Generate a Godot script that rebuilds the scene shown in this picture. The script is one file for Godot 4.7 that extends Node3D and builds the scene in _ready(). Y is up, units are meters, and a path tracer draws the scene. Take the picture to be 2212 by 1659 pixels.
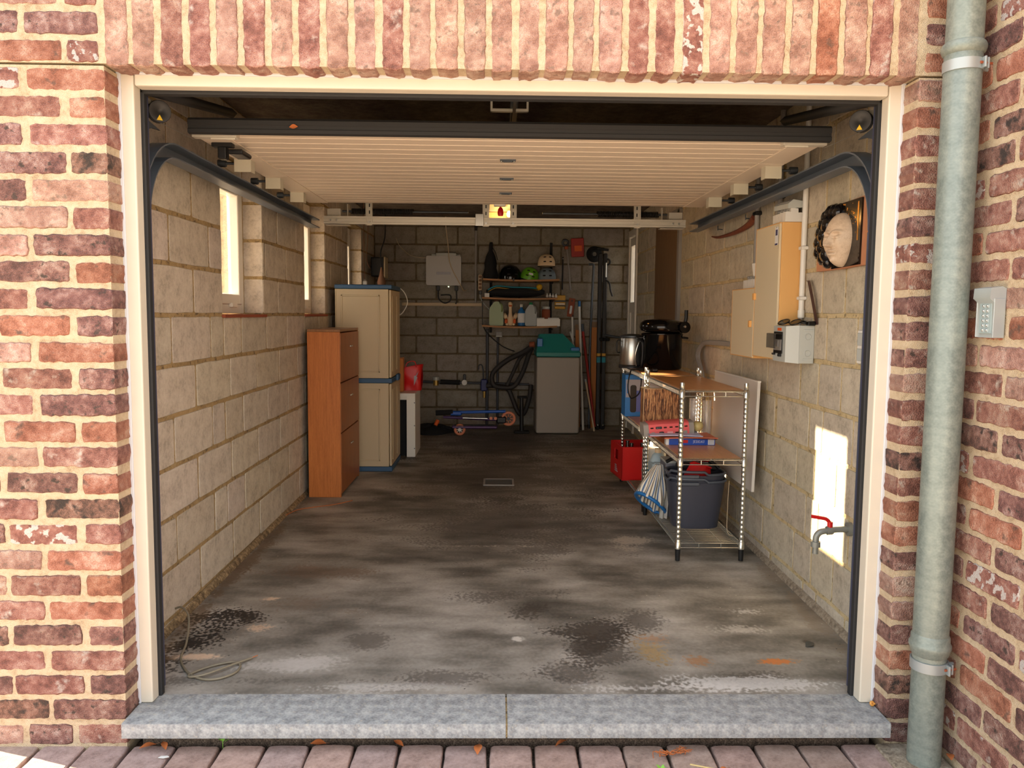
extends Node3D
# A brick-fronted garage seen through its open doorway. Units are metres, y up, floor level 0 at the sill, the garage runs towards -z.

class MB:
	var v := PackedVector3Array()
	var n := PackedVector3Array()
	var uv := PackedVector2Array()
	var col := PackedColorArray()
	var x := Transform3D()
	var c := Color(1, 1, 1)

	func t(a: Vector3, b: Vector3, d: Vector3, na: Vector3, nb: Vector3, nd: Vector3, ua := Vector2(), ub := Vector2(), ud := Vector2()) -> void:
		v.append(x * a); v.append(x * d); v.append(x * b)
		n.append((x.basis * na).normalized()); n.append((x.basis * nd).normalized()); n.append((x.basis * nb).normalized())
		uv.append(ua); uv.append(ud); uv.append(ub)
		col.append(c); col.append(c); col.append(c)

	func q(a: Vector3, b: Vector3, e: Vector3, d: Vector3) -> void:
		var m := (b - a).cross(e - a).normalized()
		t(a, b, e, m, m, m, Vector2(0, 1), Vector2(1, 1), Vector2(1, 0))
		t(a, e, d, m, m, m, Vector2(0, 1), Vector2(1, 0), Vector2(0, 0))

	func qn(a: Vector3, b: Vector3, e: Vector3, d: Vector3, na: Vector3, nb: Vector3, ne: Vector3, nd: Vector3) -> void:
		t(a, b, e, na, nb, ne, Vector2(0, 1), Vector2(1, 1), Vector2(1, 0))
		t(a, e, d, na, ne, nd, Vector2(0, 1), Vector2(1, 0), Vector2(0, 0))

	func box(o: Vector3, s: Vector3, r := 0.0) -> MB:
		var h := s * 0.5
		r = minf(r, minf(h.x, minf(h.y, h.z)) * 0.9)
		var ax: Array[Vector3] = [Vector3.RIGHT, Vector3.UP, Vector3.BACK]
		for i in 3:
			for sg in [-1.0, 1.0]:
				var w: Vector3 = ax[i] * sg
				var p: Vector3 = ax[(i + 1) % 3] * sg
				var u: Vector3 = ax[(i + 2) % 3]
				var f := o + w * h
				var dp := p * (h[(i + 1) % 3] - r)
				var du := u * (h[(i + 2) % 3] - r)
				qn(f - dp - du, f + dp - du, f + dp + du, f - dp + du, w, w, w, w)
		if r > 0.0:
			for i in 3:
				var j := (i + 1) % 3
				var k := (i + 2) % 3
				for s1 in [-1.0, 1.0]:
					for s2 in [-1.0, 1.0]:
						var nj: Vector3 = ax[j] * s1
						var nk: Vector3 = ax[k] * s2
						var al: Vector3 = ax[i] * (h[i] - r)
						var pj := o + nj * h[j] + nk * (h[k] - r)
						var pk := o + nk * h[k] + nj * (h[j] - r)
						_e(pj, pk, al, nj, nk)
			for sx in [-1.0, 1.0]:
				for sy in [-1.0, 1.0]:
					for sz in [-1.0, 1.0]:
						var sgn := Vector3(sx, sy, sz)
						var a := o + sgn * Vector3(h.x, h.y - r, h.z - r)
						var b := o + sgn * Vector3(h.x - r, h.y, h.z - r)
						var d := o + sgn * Vector3(h.x - r, h.y - r, h.z)
						var na := Vector3(sx, 0, 0); var nb := Vector3(0, sy, 0); var nd := Vector3(0, 0, sz)
						if (b - a).cross(d - a).dot(sgn) > 0: t(a, b, d, na, nb, nd)
						else: t(a, d, b, na, nd, nb)
		return self

	func _e(pj: Vector3, pk: Vector3, al: Vector3, nj: Vector3, nk: Vector3) -> void:
		if ((pj + al) - (pj - al)).cross(pk - pj).dot(nj + nk) > 0: qn(pj - al, pj + al, pk + al, pk - al, nj, nj, nk, nk)
		else: qn(pj + al, pj - al, pk - al, pk + al, nj, nj, nk, nk)

	func bx(x0: float, x1: float, y0: float, y1: float, z0: float, z1: float, r := 0.0) -> MB:
		return box(Vector3(x0 + x1, y0 + y1, z0 + z1) * 0.5, Vector3(absf(x1 - x0), absf(y1 - y0), absf(z1 - z0)), r)

	func tube(pts: Array, r: float, sides := 8, closed := false, r_end := -1.0) -> MB:
		var m := pts.size()
		var up := Vector3.UP
		var rings: Array = []
		var prev := Vector3.ZERO
		for i in m:
			var p: Vector3 = pts[i]
			var a: Vector3 = pts[(i - 1 + m) % m] if closed or i > 0 else p
			var b: Vector3 = pts[(i + 1) % m] if closed or i < m - 1 else p
			var d := (b - a).normalized()
			if i == 0:
				up = Vector3.UP if absf(d.y) < 0.9 else Vector3.RIGHT
			up = (up - d * up.dot(d)).normalized()
			var sd := d.cross(up)
			var ring: Array = []
			var rr := r if r_end < 0 else lerpf(r, r_end, float(i) / (m - 1))
			for k in sides:
				var an := TAU * k / sides
				var nn := up * cos(an) + sd * sin(an)
				ring.append([p + nn * rr, nn])
			rings.append([ring, p, d])
		for i in (m if closed else m - 1):
			var A: Array = rings[i][0]
			var B: Array = rings[(i + 1) % m][0]
			for k in sides:
				var k2 := (k + 1) % sides
				qn(A[k][0], A[k2][0], B[k2][0], B[k][0], A[k][1], A[k2][1], B[k2][1], B[k][1])
		if not closed:
			for e in [0, m - 1]:
				var A: Array = rings[e][0]
				var d: Vector3 = rings[e][2] * (-1.0 if e == 0 else 1.0)
				for k in sides:
					var k2 := (k + 1) % sides
					if e == 0: t(rings[e][1], A[k2][0], A[k][0], d, d, d)
					else: t(rings[e][1], A[k][0], A[k2][0], d, d, d)
		return self

	func rod(a: Vector3, b: Vector3, r: float, sides := 8) -> MB:
		return tube([a, b], r, sides)

	func lathe(pf: Array, seg := 20, ang := TAU) -> MB:
		var m := pf.size()
		var ns: Array = []
		for i in m - 1:
			var d: Vector2 = pf[i + 1] - pf[i]
			ns.append(Vector2(d.y, -d.x).normalized())
		for i in m - 1:
			var n0: Vector2 = ns[i]
			var n1: Vector2 = ns[i]
			if i > 0 and ns[i - 1].dot(ns[i]) > 0.5: n0 = (ns[i - 1] + ns[i]).normalized()
			if i < m - 2 and ns[i + 1].dot(ns[i]) > 0.5: n1 = (ns[i + 1] + ns[i]).normalized()
			for k in seg:
				var a0 := ang * k / seg
				var a1 := ang * (k + 1) / seg
				var c0 := Vector3(cos(a0), 0, -sin(a0)); var c1 := Vector3(cos(a1), 0, -sin(a1))
				var p0: Vector2 = pf[i]; var p1: Vector2 = pf[i + 1]
				var u0 := float(k) / seg; var u1 := float(k + 1) / seg
				var v0 := 1.0 - float(i) / (m - 1); var v1 := 1.0 - float(i + 1) / (m - 1)
				var A := c0 * p0.x + Vector3.UP * p0.y; var B := c1 * p0.x + Vector3.UP * p0.y
				var E := c1 * p1.x + Vector3.UP * p1.y; var D := c0 * p1.x + Vector3.UP * p1.y
				var nA := c0 * n0.x + Vector3.UP * n0.y; var nB := c1 * n0.x + Vector3.UP * n0.y
				var nE := c1 * n1.x + Vector3.UP * n1.y; var nD := c0 * n1.x + Vector3.UP * n1.y
				if p0.x > 1e-6: t(A, B, E, nA, nB, nE, Vector2(u0, v0), Vector2(u1, v0), Vector2(u1, v1))
				if p1.x > 1e-6: t(A, E, D, nA, nE, nD, Vector2(u0, v0), Vector2(u1, v1), Vector2(u0, v1))
		return self

	func prism(poly: Array, z0: float, z1: float, smooth := 0.8) -> MB:
		var pp := PackedVector2Array(poly)
		if Geometry2D.is_polygon_clockwise(pp): pp.reverse()
		var m := pp.size()
		var ids := Geometry2D.triangulate_polygon(pp)
		for i in range(0, ids.size(), 3):
			var a := pp[ids[i]]; var b := pp[ids[i + 1]]; var d := pp[ids[i + 2]]
			if (b - a).cross(d - a) < 0:
				var w := b; b = d; d = w
			t(Vector3(a.x, a.y, z1), Vector3(b.x, b.y, z1), Vector3(d.x, d.y, z1), Vector3.BACK, Vector3.BACK, Vector3.BACK, a, b, d)
			t(Vector3(a.x, a.y, z0), Vector3(d.x, d.y, z0), Vector3(b.x, b.y, z0), Vector3.FORWARD, Vector3.FORWARD, Vector3.FORWARD, a, d, b)
		var en: Array = []
		for i in m:
			var d := pp[(i + 1) % m] - pp[i]
			en.append(Vector3(d.y, -d.x, 0).normalized())
		for i in m:
			var n0: Vector3 = en[i]; var n1: Vector3 = en[i]
			if en[(i - 1 + m) % m].dot(en[i]) > smooth: n0 = (en[(i - 1 + m) % m] + en[i]).normalized()
			if en[(i + 1) % m].dot(en[i]) > smooth: n1 = (en[(i + 1) % m] + en[i]).normalized()
			var a := pp[i]; var b := pp[(i + 1) % m]
			qn(Vector3(a.x, a.y, z0), Vector3(b.x, b.y, z0), Vector3(b.x, b.y, z1), Vector3(a.x, a.y, z1), n0, n1, n1, n0)
		return self

	func sheet(f: Callable, nu: int, nv: int) -> MB:
		var P: Array = []
		for j in nv + 1:
			for i in nu + 1:
				P.append(f.call(float(i) / nu, float(j) / nv))
		var N: Array = []
		for j in nv + 1:
			for i in nu + 1:
				var a: Vector3 = P[j * (nu + 1) + mini(i + 1, nu)] - P[j * (nu + 1) + maxi(i - 1, 0)]
				var b: Vector3 = P[mini(j + 1, nv) * (nu + 1) + i] - P[maxi(j - 1, 0) * (nu + 1) + i]
				N.append(a.cross(b).normalized())
		for j in nv:
			for i in nu:
				var k := j * (nu + 1) + i
				var l := k + nu + 1
				var u0 := float(i) / nu; var u1 := float(i + 1) / nu; var v0 := float(j) / nv; var v1 := float(j + 1) / nv
				t(P[k], P[k + 1], P[l + 1], N[k], N[k + 1], N[l + 1], Vector2(u0, v0), Vector2(u1, v0), Vector2(u1, v1))
				t(P[k], P[l + 1], P[l], N[k], N[l + 1], N[l], Vector2(u0, v0), Vector2(u1, v1), Vector2(u0, v1))
		return self

	func mesh() -> ArrayMesh:
		var a := []
		a.resize(Mesh.ARRAY_MAX)
		a[Mesh.ARRAY_VERTEX] = v; a[Mesh.ARRAY_NORMAL] = n; a[Mesh.ARRAY_TEX_UV] = uv; a[Mesh.ARRAY_COLOR] = col
		var m := ArrayMesh.new()
		m.add_surface_from_arrays(Mesh.PRIMITIVE_TRIANGLES, a)
		return m


var rng := RandomNumberGenerator.new()
var M := {}
var noise_cache := {}

func R(a: float, b: float) -> float: return rng.randf_range(a, b)
func V(x: float, y: float, z: float) -> Vector3: return Vector3(x, y, z)
func fy(z: float) -> float: return 0.0127 * maxf(0.0, -z)          # the floor climbs gently towards the back

func ob(called: String, b: MB, m: Material, parent: Node = null) -> MeshInstance3D:
	var o := MeshInstance3D.new()
	o.name = called
	o.mesh = b.mesh()
	o.material_override = m
	(parent if parent else self).add_child(o, true)
	return o

func tag(o: Node, label: String, category: String, group := "", kind := "") -> Node:
	o.set_meta("label", label)
	o.set_meta("category", category)
	if group: o.set_meta("group", group)
	if kind: o.set_meta("kind", kind)
	return o

func thing(called: String, label: String, category: String, at := Vector3.ZERO, turn := Vector3.ZERO, group := "") -> Node3D:
	var o := Node3D.new()
	o.name = called
	o.position = at
	o.rotation = turn
	add_child(o, true)
	tag(o, label, category, group)
	return o

func struct(called: String, label: String, category: String) -> Node3D:
	var o := thing(called, label, category)
	o.set_meta("kind", "structure")
	return o

func L() -> MB: return MB.new()
func W(o: Node3D) -> MB:                                            # a shape given in the scene's metres for a thing that stands elsewhere
	var b := MB.new()
	b.x = o.transform.affine_inverse()
	return b

func rrect(w: float, h: float, r: float, seg := 4, o := Vector2.ZERO) -> Array:
	var out := []
	for k in 4:
		var cx := (w * 0.5 - r) * (1 if k in [0, 3] else -1)
		var cy := (h * 0.5 - r) * (1 if k < 2 else -1)
		for i in seg + 1:
			var a := PI * 0.5 * (k + float(i) / seg)
			out.append(o + Vector2(cx + cos(a) * r, cy + sin(a) * r))
	return out

func curve(pts: Array, per := 6, closed := false) -> Array:         # a smooth path through the points
	var out := []
	var m := pts.size()
	for i in (m if closed else m - 1):
		var p0: Vector3 = pts[(i - 1 + m) % m] if closed or i > 0 else pts[0]
		var p1: Vector3 = pts[i]
		var p2: Vector3 = pts[(i + 1) % m]
		var p3: Vector3 = pts[(i + 2) % m] if closed or i < m - 2 else pts[m - 1]
		for k in per:
			out.append(p1.cubic_interpolate(p2, p0, p3, float(k) / per))
	if not closed: out.append(pts[m - 1])
	return out

func nz(sd: int, cycles: float, n := 512, oct := 4, kind := FastNoiseLite.TYPE_SIMPLEX_SMOOTH) -> PackedByteArray:
	var key := [sd, cycles, n, oct, kind]
	if not noise_cache.has(key):
		var f := FastNoiseLite.new()
		f.seed = sd
		f.noise_type = kind
		f.frequency = cycles / n
		f.fractal_octaves = oct
		var im := f.get_seamless_image(n, n)
		im.convert(Image.FORMAT_L8)
		noise_cache[key] = im.get_data()
	return noise_cache[key]

func lut(stops: Array) -> Array:                                    # [[place 0..1, colour], ...] to 256 colours
	var g := Gradient.new()
	g.offsets = PackedFloat32Array(stops.map(func(s): return s[0]))
	g.colors = PackedColorArray(stops.map(func(s): return s[1]))
	var out := []
	for i in 256: out.append(g.sample(i / 255.0))
	return out

# a picture of a surface: three noises are added with their weights and looked up in a ramp; patches of another colour where a fourth noise passes a threshold; dark pores
func tex(n: int, a: Array, ramp: Array, patch := [], pore := []) -> ImageTexture:
	var lu := lut(ramp)
	var bytes := PackedByteArray()
	bytes.resize(n * n * 3)
	var A: PackedByteArray = a[0][0]; var wa: float = a[0][1]
	var B: PackedByteArray = a[1][0]; var wb: float = a[1][1]
	var C: PackedByteArray = a[2][0]; var wc: float = a[2][1]
	var P: PackedByteArray = patch[0] if patch else A
	var Q: PackedByteArray = pore[0] if pore else A
	var pt: float = patch[1] if patch else 999.0
	var ps: float = patch[2] if patch else 1.0
	var pc: Color = patch[3] if patch else Color.WHITE
	var qt: float = pore[1] if pore else -1.0
	var qk: float = pore[2] if pore else 1.0
	for i in n * n:
		var val := (A[i] - 128.0) * wa + (B[i] - 128.0) * wb + (C[i] - 128.0) * wc + 128.0
		var c: Color = lu[clampi(int(val), 0, 255)]
		if P[i] > pt:
			c = c.lerp(pc, minf(1.0, (P[i] - pt) / ps))
		if Q[i] < qt:
			c = c * lerpf(1.0, qk, minf(1.0, (qt - Q[i]) / 25.0))
		bytes[i * 3] = clampi(int(c.r * 255), 0, 255); bytes[i * 3 + 1] = clampi(int(c.g * 255), 0, 255); bytes[i * 3 + 2] = clampi(int(c.b * 255), 0, 255)
	return ImageTexture.create_from_image(Image.create_from_data(n, n, false, Image.FORMAT_RGB8, bytes))

func htex(n: int, a: PackedByteArray, wa: float, b: PackedByteArray, wb: float) -> ImageTexture:
	var bytes := PackedByteArray()
	bytes.resize(n * n)
	for i in n * n: bytes[i] = clampi(int((a[i] - 128.0) * wa + (b[i] - 128.0) * wb + 128.0), 0, 255)
	return ImageTexture.create_from_image(Image.create_from_data(n, n, false, Image.FORMAT_L8, bytes))

func flat(called: String, c: Color, rough := 0.5, metal := 0.0) -> StandardMaterial3D:
	var m := StandardMaterial3D.new()
	m.resource_name = called
	m.albedo_color = c
	m.roughness = rough
	m.metallic = metal
	M[called] = m
	return m

func tri(called: String, t: Texture2D, size: float, rough := 0.9, h: Texture2D = null, hs := 0.2, world := true) -> StandardMaterial3D:
	var m := flat(called, Color.WHITE, rough)
	m.albedo_texture = t
	m.uv1_triplanar = true
	m.uv1_world_triplanar = world
	m.uv1_scale = Vector3.ONE / size
	m.uv1_triplanar_sharpness = 4.0
	m.vertex_color_use_as_albedo = true
	if h:
		m.heightmap_enabled = true
		m.heightmap_texture = h
		m.heightmap_scale = hs
	return m

func C(r: int, g: int, b: int) -> Color: return Color8(r, g, b)

func _ready() -> void:
	rng.seed = 7
	# ---- camera, sky, sun, exposure
	var cam := Camera3D.new()
	cam.name = "camera"
	cam.fov = 51.48
	cam.position = V(-0.0492, 1.3059, 2.5744)
	cam.rotation = V(-0.0879, -0.0191, 0.0092)
	cam.near = 0.05
	add_child(cam)
	cam.current = true
	var sky_look := ProceduralSkyMaterial.new()
	sky_look.sky_top_color = C(186, 198, 214)
	sky_look.sky_horizon_color = C(250, 244, 232)
	sky_look.sky_curve = 0.25
	sky_look.ground_bottom_color = C(150, 135, 118)
	sky_look.ground_horizon_color = C(215, 200, 180)
	sky_look.sun_angle_max = 1.0
	sky_look.energy_multiplier = 1.0
	var sky := Sky.new()
	sky.sky_material = sky_look
	var env := Environment.new()
	env.background_mode = Environment.BG_SKY
	env.sky = sky
	env.background_energy_multiplier = 1.0
	env.ambient_light_source = Environment.AMBIENT_SOURCE_SKY
	env.tonemap_mode = Environment.TONE_MAPPER_LINEAR
	env.tonemap_exposure = 3.3
	env.sdfgi_enabled = true
	env.ssao_enabled = true
	env.ssil_enabled = true
	var we := WorldEnvironment.new()
	we.name = "world"
	we.environment = env
	add_child(we)
	var sun := DirectionalLight3D.new()                              # low, from the left and a little behind the house front
	sun.name = "sun"
	sun.light_color = C(255, 232, 200)
	sun.light_energy = 4.0
	sun.light_angular_distance = 0.6
	sun.shadow_enabled = true
	add_child(sun)
	sun.look_at_from_position(V(-29.0, 11.2, -9.65), Vector3.ZERO)
	materials()
	more_materials()
	outside()
	shell()
	things()

func materials() -> void:
	var big := nz(1, 5, 1024, 4)
	var mid := nz(2, 22, 1024, 4)
	var fine := nz(3, 150, 1024, 2)
	var fine2 := nz(4, 90, 1024, 3)
	var spot := nz(5, 9, 1024, 5)
	var spot2 := nz(6, 14, 1024, 5)
	var bh := htex(1024, mid, 0.5, fine2, 0.8)
	var br := [[big, 0.9], [mid, 0.6], [fine, 0.55]]
	# old hand-made bricks: five kinds
	M.bricks = [
		tri("brick_red", tex(1024, br, [[0.0, C(120, 80, 70)], [0.35, C(166, 112, 98)], [0.6, C(190, 140, 124)], [1.0, C(222, 192, 172)]], [spot, 180, 60.0, C(224, 212, 198)], [fine2, 58, 0.6]), 0.62, 0.92, bh, 0.35),
		tri("brick_purple", tex(1024, br, [[0.0, C(104, 74, 68)], [0.4, C(150, 106, 98)], [0.65, C(180, 138, 126)], [1.0, C(216, 190, 178)]], [spot2, 176, 40.0, C(92, 76, 68)], [fine2, 62, 0.55]), 0.55, 0.92, bh, 0.4),
		tri("brick_orange", tex(1024, br, [[0.0, C(142, 88, 66)], [0.4, C(190, 126, 100)], [0.7, C(212, 156, 130)], [1.0, C(232, 198, 172)]], [spot, 190, 50.0, C(120, 94, 80)], [fine2, 54, 0.62]), 0.7, 0.9, bh, 0.3),
		tri("brick_scorched", tex(1024, br, [[0.0, C(84, 66, 58)], [0.3, C(122, 92, 80)], [0.55, C(166, 122, 106)], [1.0, C(206, 174, 158)]], [spot, 156, 50.0, C(76, 64, 58)], [fine2, 62, 0.55]), 0.5, 0.92, bh, 0.42),
		tri("brick_limed", tex(1024, br, [[0.0, C(130, 84, 74)], [0.4, C(172, 114, 100)], [0.7, C(196, 144, 128)], [1.0, C(222, 186, 168)]], [spot, 146, 14.0, C(238, 232, 224)], [fine2, 60, 0.55]), 0.42, 0.9, bh, 0.4),
		tri("brick_pale", tex(1024, br, [[0.0, C(160, 118, 102)], [0.4, C(200, 156, 138)], [0.7, C(220, 184, 164)], [1.0, C(238, 214, 194)]], [spot2, 174, 40.0, C(160, 132, 116)], [fine2, 56, 0.62]), 0.6, 0.92, bh, 0.35),
	]
	var mh := htex(1024, mid, 0.4, fine, 0.9)
	tri("mortar", tex(1024, [[big, 0.5], [mid, 0.5], [fine, 0.5]], [[0.0, C(176, 150, 118)], [0.4, C(220, 198, 164)], [1.0, C(240, 224, 194)]], [], [fine2, 50, 0.7]), 0.5, 0.95, mh, 0.35)
	M.mortar.albedo_color = C(232, 230, 228)
	# hollow concrete blocks inside
	var pores := nz(8, 120, 1024, 2, FastNoiseLite.TYPE_CELLULAR)
	var bl := [[big, 0.5], [mid, 0.4], [fine, 0.5]]
	var lh := htex(1024, fine, 0.9, mid, 0.3)
	tri("block", tex(1024, bl, [[0.0, C(156, 146, 134)], [0.45, C(204, 194, 180)], [1.0, C(226, 218, 206)]], [], [fine2, 58, 0.62]), 0.55, 0.95, lh, 0.12)
	tri("block_mortar", tex(1024, bl, [[0.0, C(128, 106, 70)], [0.5, C(172, 146, 102)], [1.0, C(196, 174, 132)]], [spot2, 170, 40.0, C(112, 94, 68)]), 0.6, 0.95, lh, 0.3)
	tri("block_mortar_pale", tex(1024, bl, [[0.0, C(170, 148, 104)], [0.5, C(210, 190, 146)], [1.0, C(226, 210, 172)]], [spot2, 176, 40.0, C(150, 132, 98)]), 0.6, 0.95, lh, 0.3)
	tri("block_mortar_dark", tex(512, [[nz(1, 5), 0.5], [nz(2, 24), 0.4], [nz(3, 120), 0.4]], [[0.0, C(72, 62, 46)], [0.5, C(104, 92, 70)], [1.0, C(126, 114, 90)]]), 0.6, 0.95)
	tri("grime", tex(512, [[nz(1, 7), 0.8], [nz(2, 30), 0.7], [nz(3, 120), 0.5]], [[0.0, C(66, 54, 38)], [0.5, C(128, 108, 78)], [1.0, C(190, 166, 128)]]), 0.5, 0.95)
	tri("paver", tex(1024, [[big, 0.5], [mid, 0.4], [fine, 0.8]], [[0.0, C(132, 116, 108)], [0.45, C(178, 160, 150)], [1.0, C(206, 190, 180)]], [], [fine2, 56, 0.7]), 0.35, 0.9, lh, 0.1)
	tri("paving_far", tex(512, [[nz(1, 5), 0.5], [nz(2, 40), 0.6], [nz(3, 120), 0.5]], [[0.0, C(146, 130, 116)], [0.5, C(190, 176, 160)], [1.0, C(212, 200, 186)]]), 3.0, 0.9)
	tri("earth", tex(512, [[nz(1, 12), 0.5], [nz(2, 40), 0.7], [nz(3, 160), 0.6]], [[0.0, C(36, 28, 22)], [0.5, C(84, 70, 58)], [1.0, C(150, 134, 116)]]), 0.3, 1.0)
	tri("bluestone", tex(1024, [[big, 0.7], [mid, 0.5], [fine, 0.9]], [[0.0, C(108, 109, 109)], [0.45, C(148, 149, 148)], [1.0, C(190, 189, 184)]], [spot, 180, 60.0, C(170, 164, 152)]), 0.25, 0.75, lh, 0.05)
	tri("ceiling", tex(512, [[nz(1, 6), 0.6], [nz(2, 24), 0.5], [nz(3, 100), 0.4]], [[0.0, C(70, 60, 50)], [0.5, C(104, 92, 80)], [1.0, C(134, 122, 108)]]), 1.2, 0.95)
	tri("render", tex(512, [[nz(1, 8), 0.6], [nz(2, 30), 0.6], [nz(3, 120), 0.5]], [[0.0, C(96, 84, 70)], [0.5, C(150, 136, 116)], [1.0, C(190, 178, 158)]]), 0.5, 0.95)
	# frames, metals, plastics
	flat("cream", C(214, 206, 188), 0.35)
	flat("window_white", C(238, 232, 218), 0.3)
	flat("rubber", C(36, 36, 36), 0.7)
	flat("blue_rubber", C(58, 62, 84), 0.55)
	flat("sealant", C(206, 208, 212), 0.5)
	var zh := nz(11, 16, 512, 4)
	var zt := tex(512, [[zh, 0.8], [nz(12, 60), 0.6], [nz(13, 3), 0.6]], [[0.0, C(112, 122, 116)], [0.5, C(132, 142, 134)], [1.0, C(150, 158, 148)]])
	var z := tri("zinc", zt, 0.5, 0.45)
	z.metallic = 0.25
	var g := flat("galvanised", C(206, 200, 184), 0.4, 0.3)
	flat("dark_steel", C(84, 90, 96), 0.45, 0.7)
	flat("steel", C(196, 196, 190), 0.28, 0.95)
	flat("chrome", C(214, 214, 206), 0.2, 0.95)
	flat("brass", C(190, 160, 90), 0.4, 0.8)
	flat("black", C(18, 18, 19), 0.45)
	flat("black_gloss", C(10, 10, 11), 0.12)
	flat("black_matt", C(24, 24, 25), 0.85)
	flat("grey_plastic", C(186, 190, 184), 0.4)
	flat("white_plastic", C(226, 224, 216), 0.4)
	flat("grey_pipe", C(150, 146, 140), 0.5)
	flat("red", C(206, 20, 22), 0.4)
	flat("brick_sill", C(146, 74, 48), 0.8)
	flat("orange", C(224, 96, 30), 0.6)
	flat("yellow", C(236, 196, 20), 0.5)
	flat("terracotta", C(196, 136, 98), 0.8)
	var glass := flat("glass", Color(1, 1, 1, 0.06), 0.03)
	glass.transparency = BaseMaterial3D.TRANSPARENCY_ALPHA
	wood("orange_wood", C(168, 92, 36), C(218, 136, 66), 0.45, 21)
	wood("board_wood", C(118, 78, 44), C(172, 122, 78), 0.4, 22)
	wood("brown_wood", C(104, 78, 52), C(146, 114, 80), 0.6, 23)

func wood(called: String, a: Color, b: Color, rough: float, sd: int, along := V(40, 3, 40)) -> void:
	var t := tex(512, [[nz(sd, 10, 512, 5), 0.35], [nz(sd + 1, 60), 0.35], [nz(sd + 2, 3), 0.25]], [[0.1, a], [0.5, a.lerp(b, 0.55)], [0.9, b]])
	var m := tri(called, t, 1.0, rough, null, 0.2, false)
	m.uv1_scale = along * 0.16
	m.vertex_color_use_as_albedo = false

func ragged(w: float, h: float, am: float, rr: float, step: float) -> PackedVector2Array:
	var p := PackedVector2Array()
	var cs := [Vector2(-w, -h) * 0.5, Vector2(w, -h) * 0.5, Vector2(w, h) * 0.5, Vector2(-w, h) * 0.5]
	for k in 4:
		var a: Vector2 = cs[k]
		var b: Vector2 = cs[(k + 1) % 4]
		var d := (b - a).normalized()
		var o := Vector2(d.y, -d.x)
		var len := (b - a).length()
		var m := maxi(1, int((len - 2 * rr) / step))
		for i in m + 1:
			p.append(a + d * (rr + (len - 2 * rr) * i / m) + o * (R(-am, am) - (rr * 0.25 if i in [0, m] else 0.0)))
	return p

# one brick, block or paver: a ragged outline, rounded arrises, its face at z = 0 and its body behind it
func masonry(b: MB, w: float, h: float, d: float, am := 0.002, rr := 0.008, e := 0.005, step := 0.035) -> void:
	var p := ragged(w, h, am, rr, step)
	var m := p.size()
	var mid := V(R(-0.1, 0.1) * w, R(-0.1, 0.1) * h, R(0.0, 0.0015))
	for i in m:
		var a := p[i]; var c := p[(i + 1) % m]
		var oa := V(a.x / w, a.y / h, 0).normalized(); var oc := V(c.x / w, c.y / h, 0).normalized()
		var tn := (c - a).normalized()
		var on := V(tn.y, -tn.x, 0)
		var sa := Vector2(a.x - signf(a.x) * minf(e, absf(a.x)), a.y - signf(a.y) * minf(e, absf(a.y)))
		var sc := Vector2(c.x - signf(c.x) * minf(e, absf(c.x)), c.y - signf(c.y) * minf(e, absf(c.y)))
		var fa := V(a.x, a.y, -e); var fc := V(c.x, c.y, -e)
		var na := (on + oa * 0.4).normalized(); var nc := (on + oc * 0.4).normalized()
		b.qn(V(a.x, a.y, -d), V(c.x, c.y, -d), fc, fa, na, nc, nc, na)
		b.qn(fa, fc, V(sc.x, sc.y, 0), V(sa.x, sa.y, 0), na, nc, Vector3.BACK, Vector3.BACK)
		b.t(V(sa.x, sa.y, 0), V(sc.x, sc.y, 0), mid, Vector3.BACK, Vector3.BACK, Vector3.BACK)

func piece(called: String, parent: Node3D, at: Vector3, basis: Basis, w: float, h: float, d: float, m: Material, tint: Color, am := 0.002, rr := 0.008, e := 0.005, step := 0.035) -> void:
	var b := MB.new()
	b.c = tint
	masonry(b, w, h, d, am, rr, e, step)
	var o := ob(called, b, m, parent)
	o.transform = Transform3D(basis, at)

func brick_mat(pale := 0.0) -> Material:
	if R(0, 1) < pale: return M.bricks[5] if R(0, 1) < 0.75 else M.bricks[0]
	return M.bricks[[0, 0, 1, 1, 2, 2, 3, 4, 0, 1, 5, 0][rng.randi_range(0, 11)]]

func shade(a := 0.8, b := 1.0) -> Color:
	var k := R(a, b) * 0.66
	return Color(k, k * R(0.95, 1.0), k * R(0.92, 1.0))

const XL := -1.376
const XR := 1.376
const ZB := -6.1
const FZ := 0.092
const SX := 1.385
const GY := -0.1
var face_right := Basis(V(0, 0, -1), Vector3.UP, V(1, 0, 0))          # for the wall whose face looks to +x
var face_left := Basis(V(0, 0, 1), Vector3.UP, V(-1, 0, 0))

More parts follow.
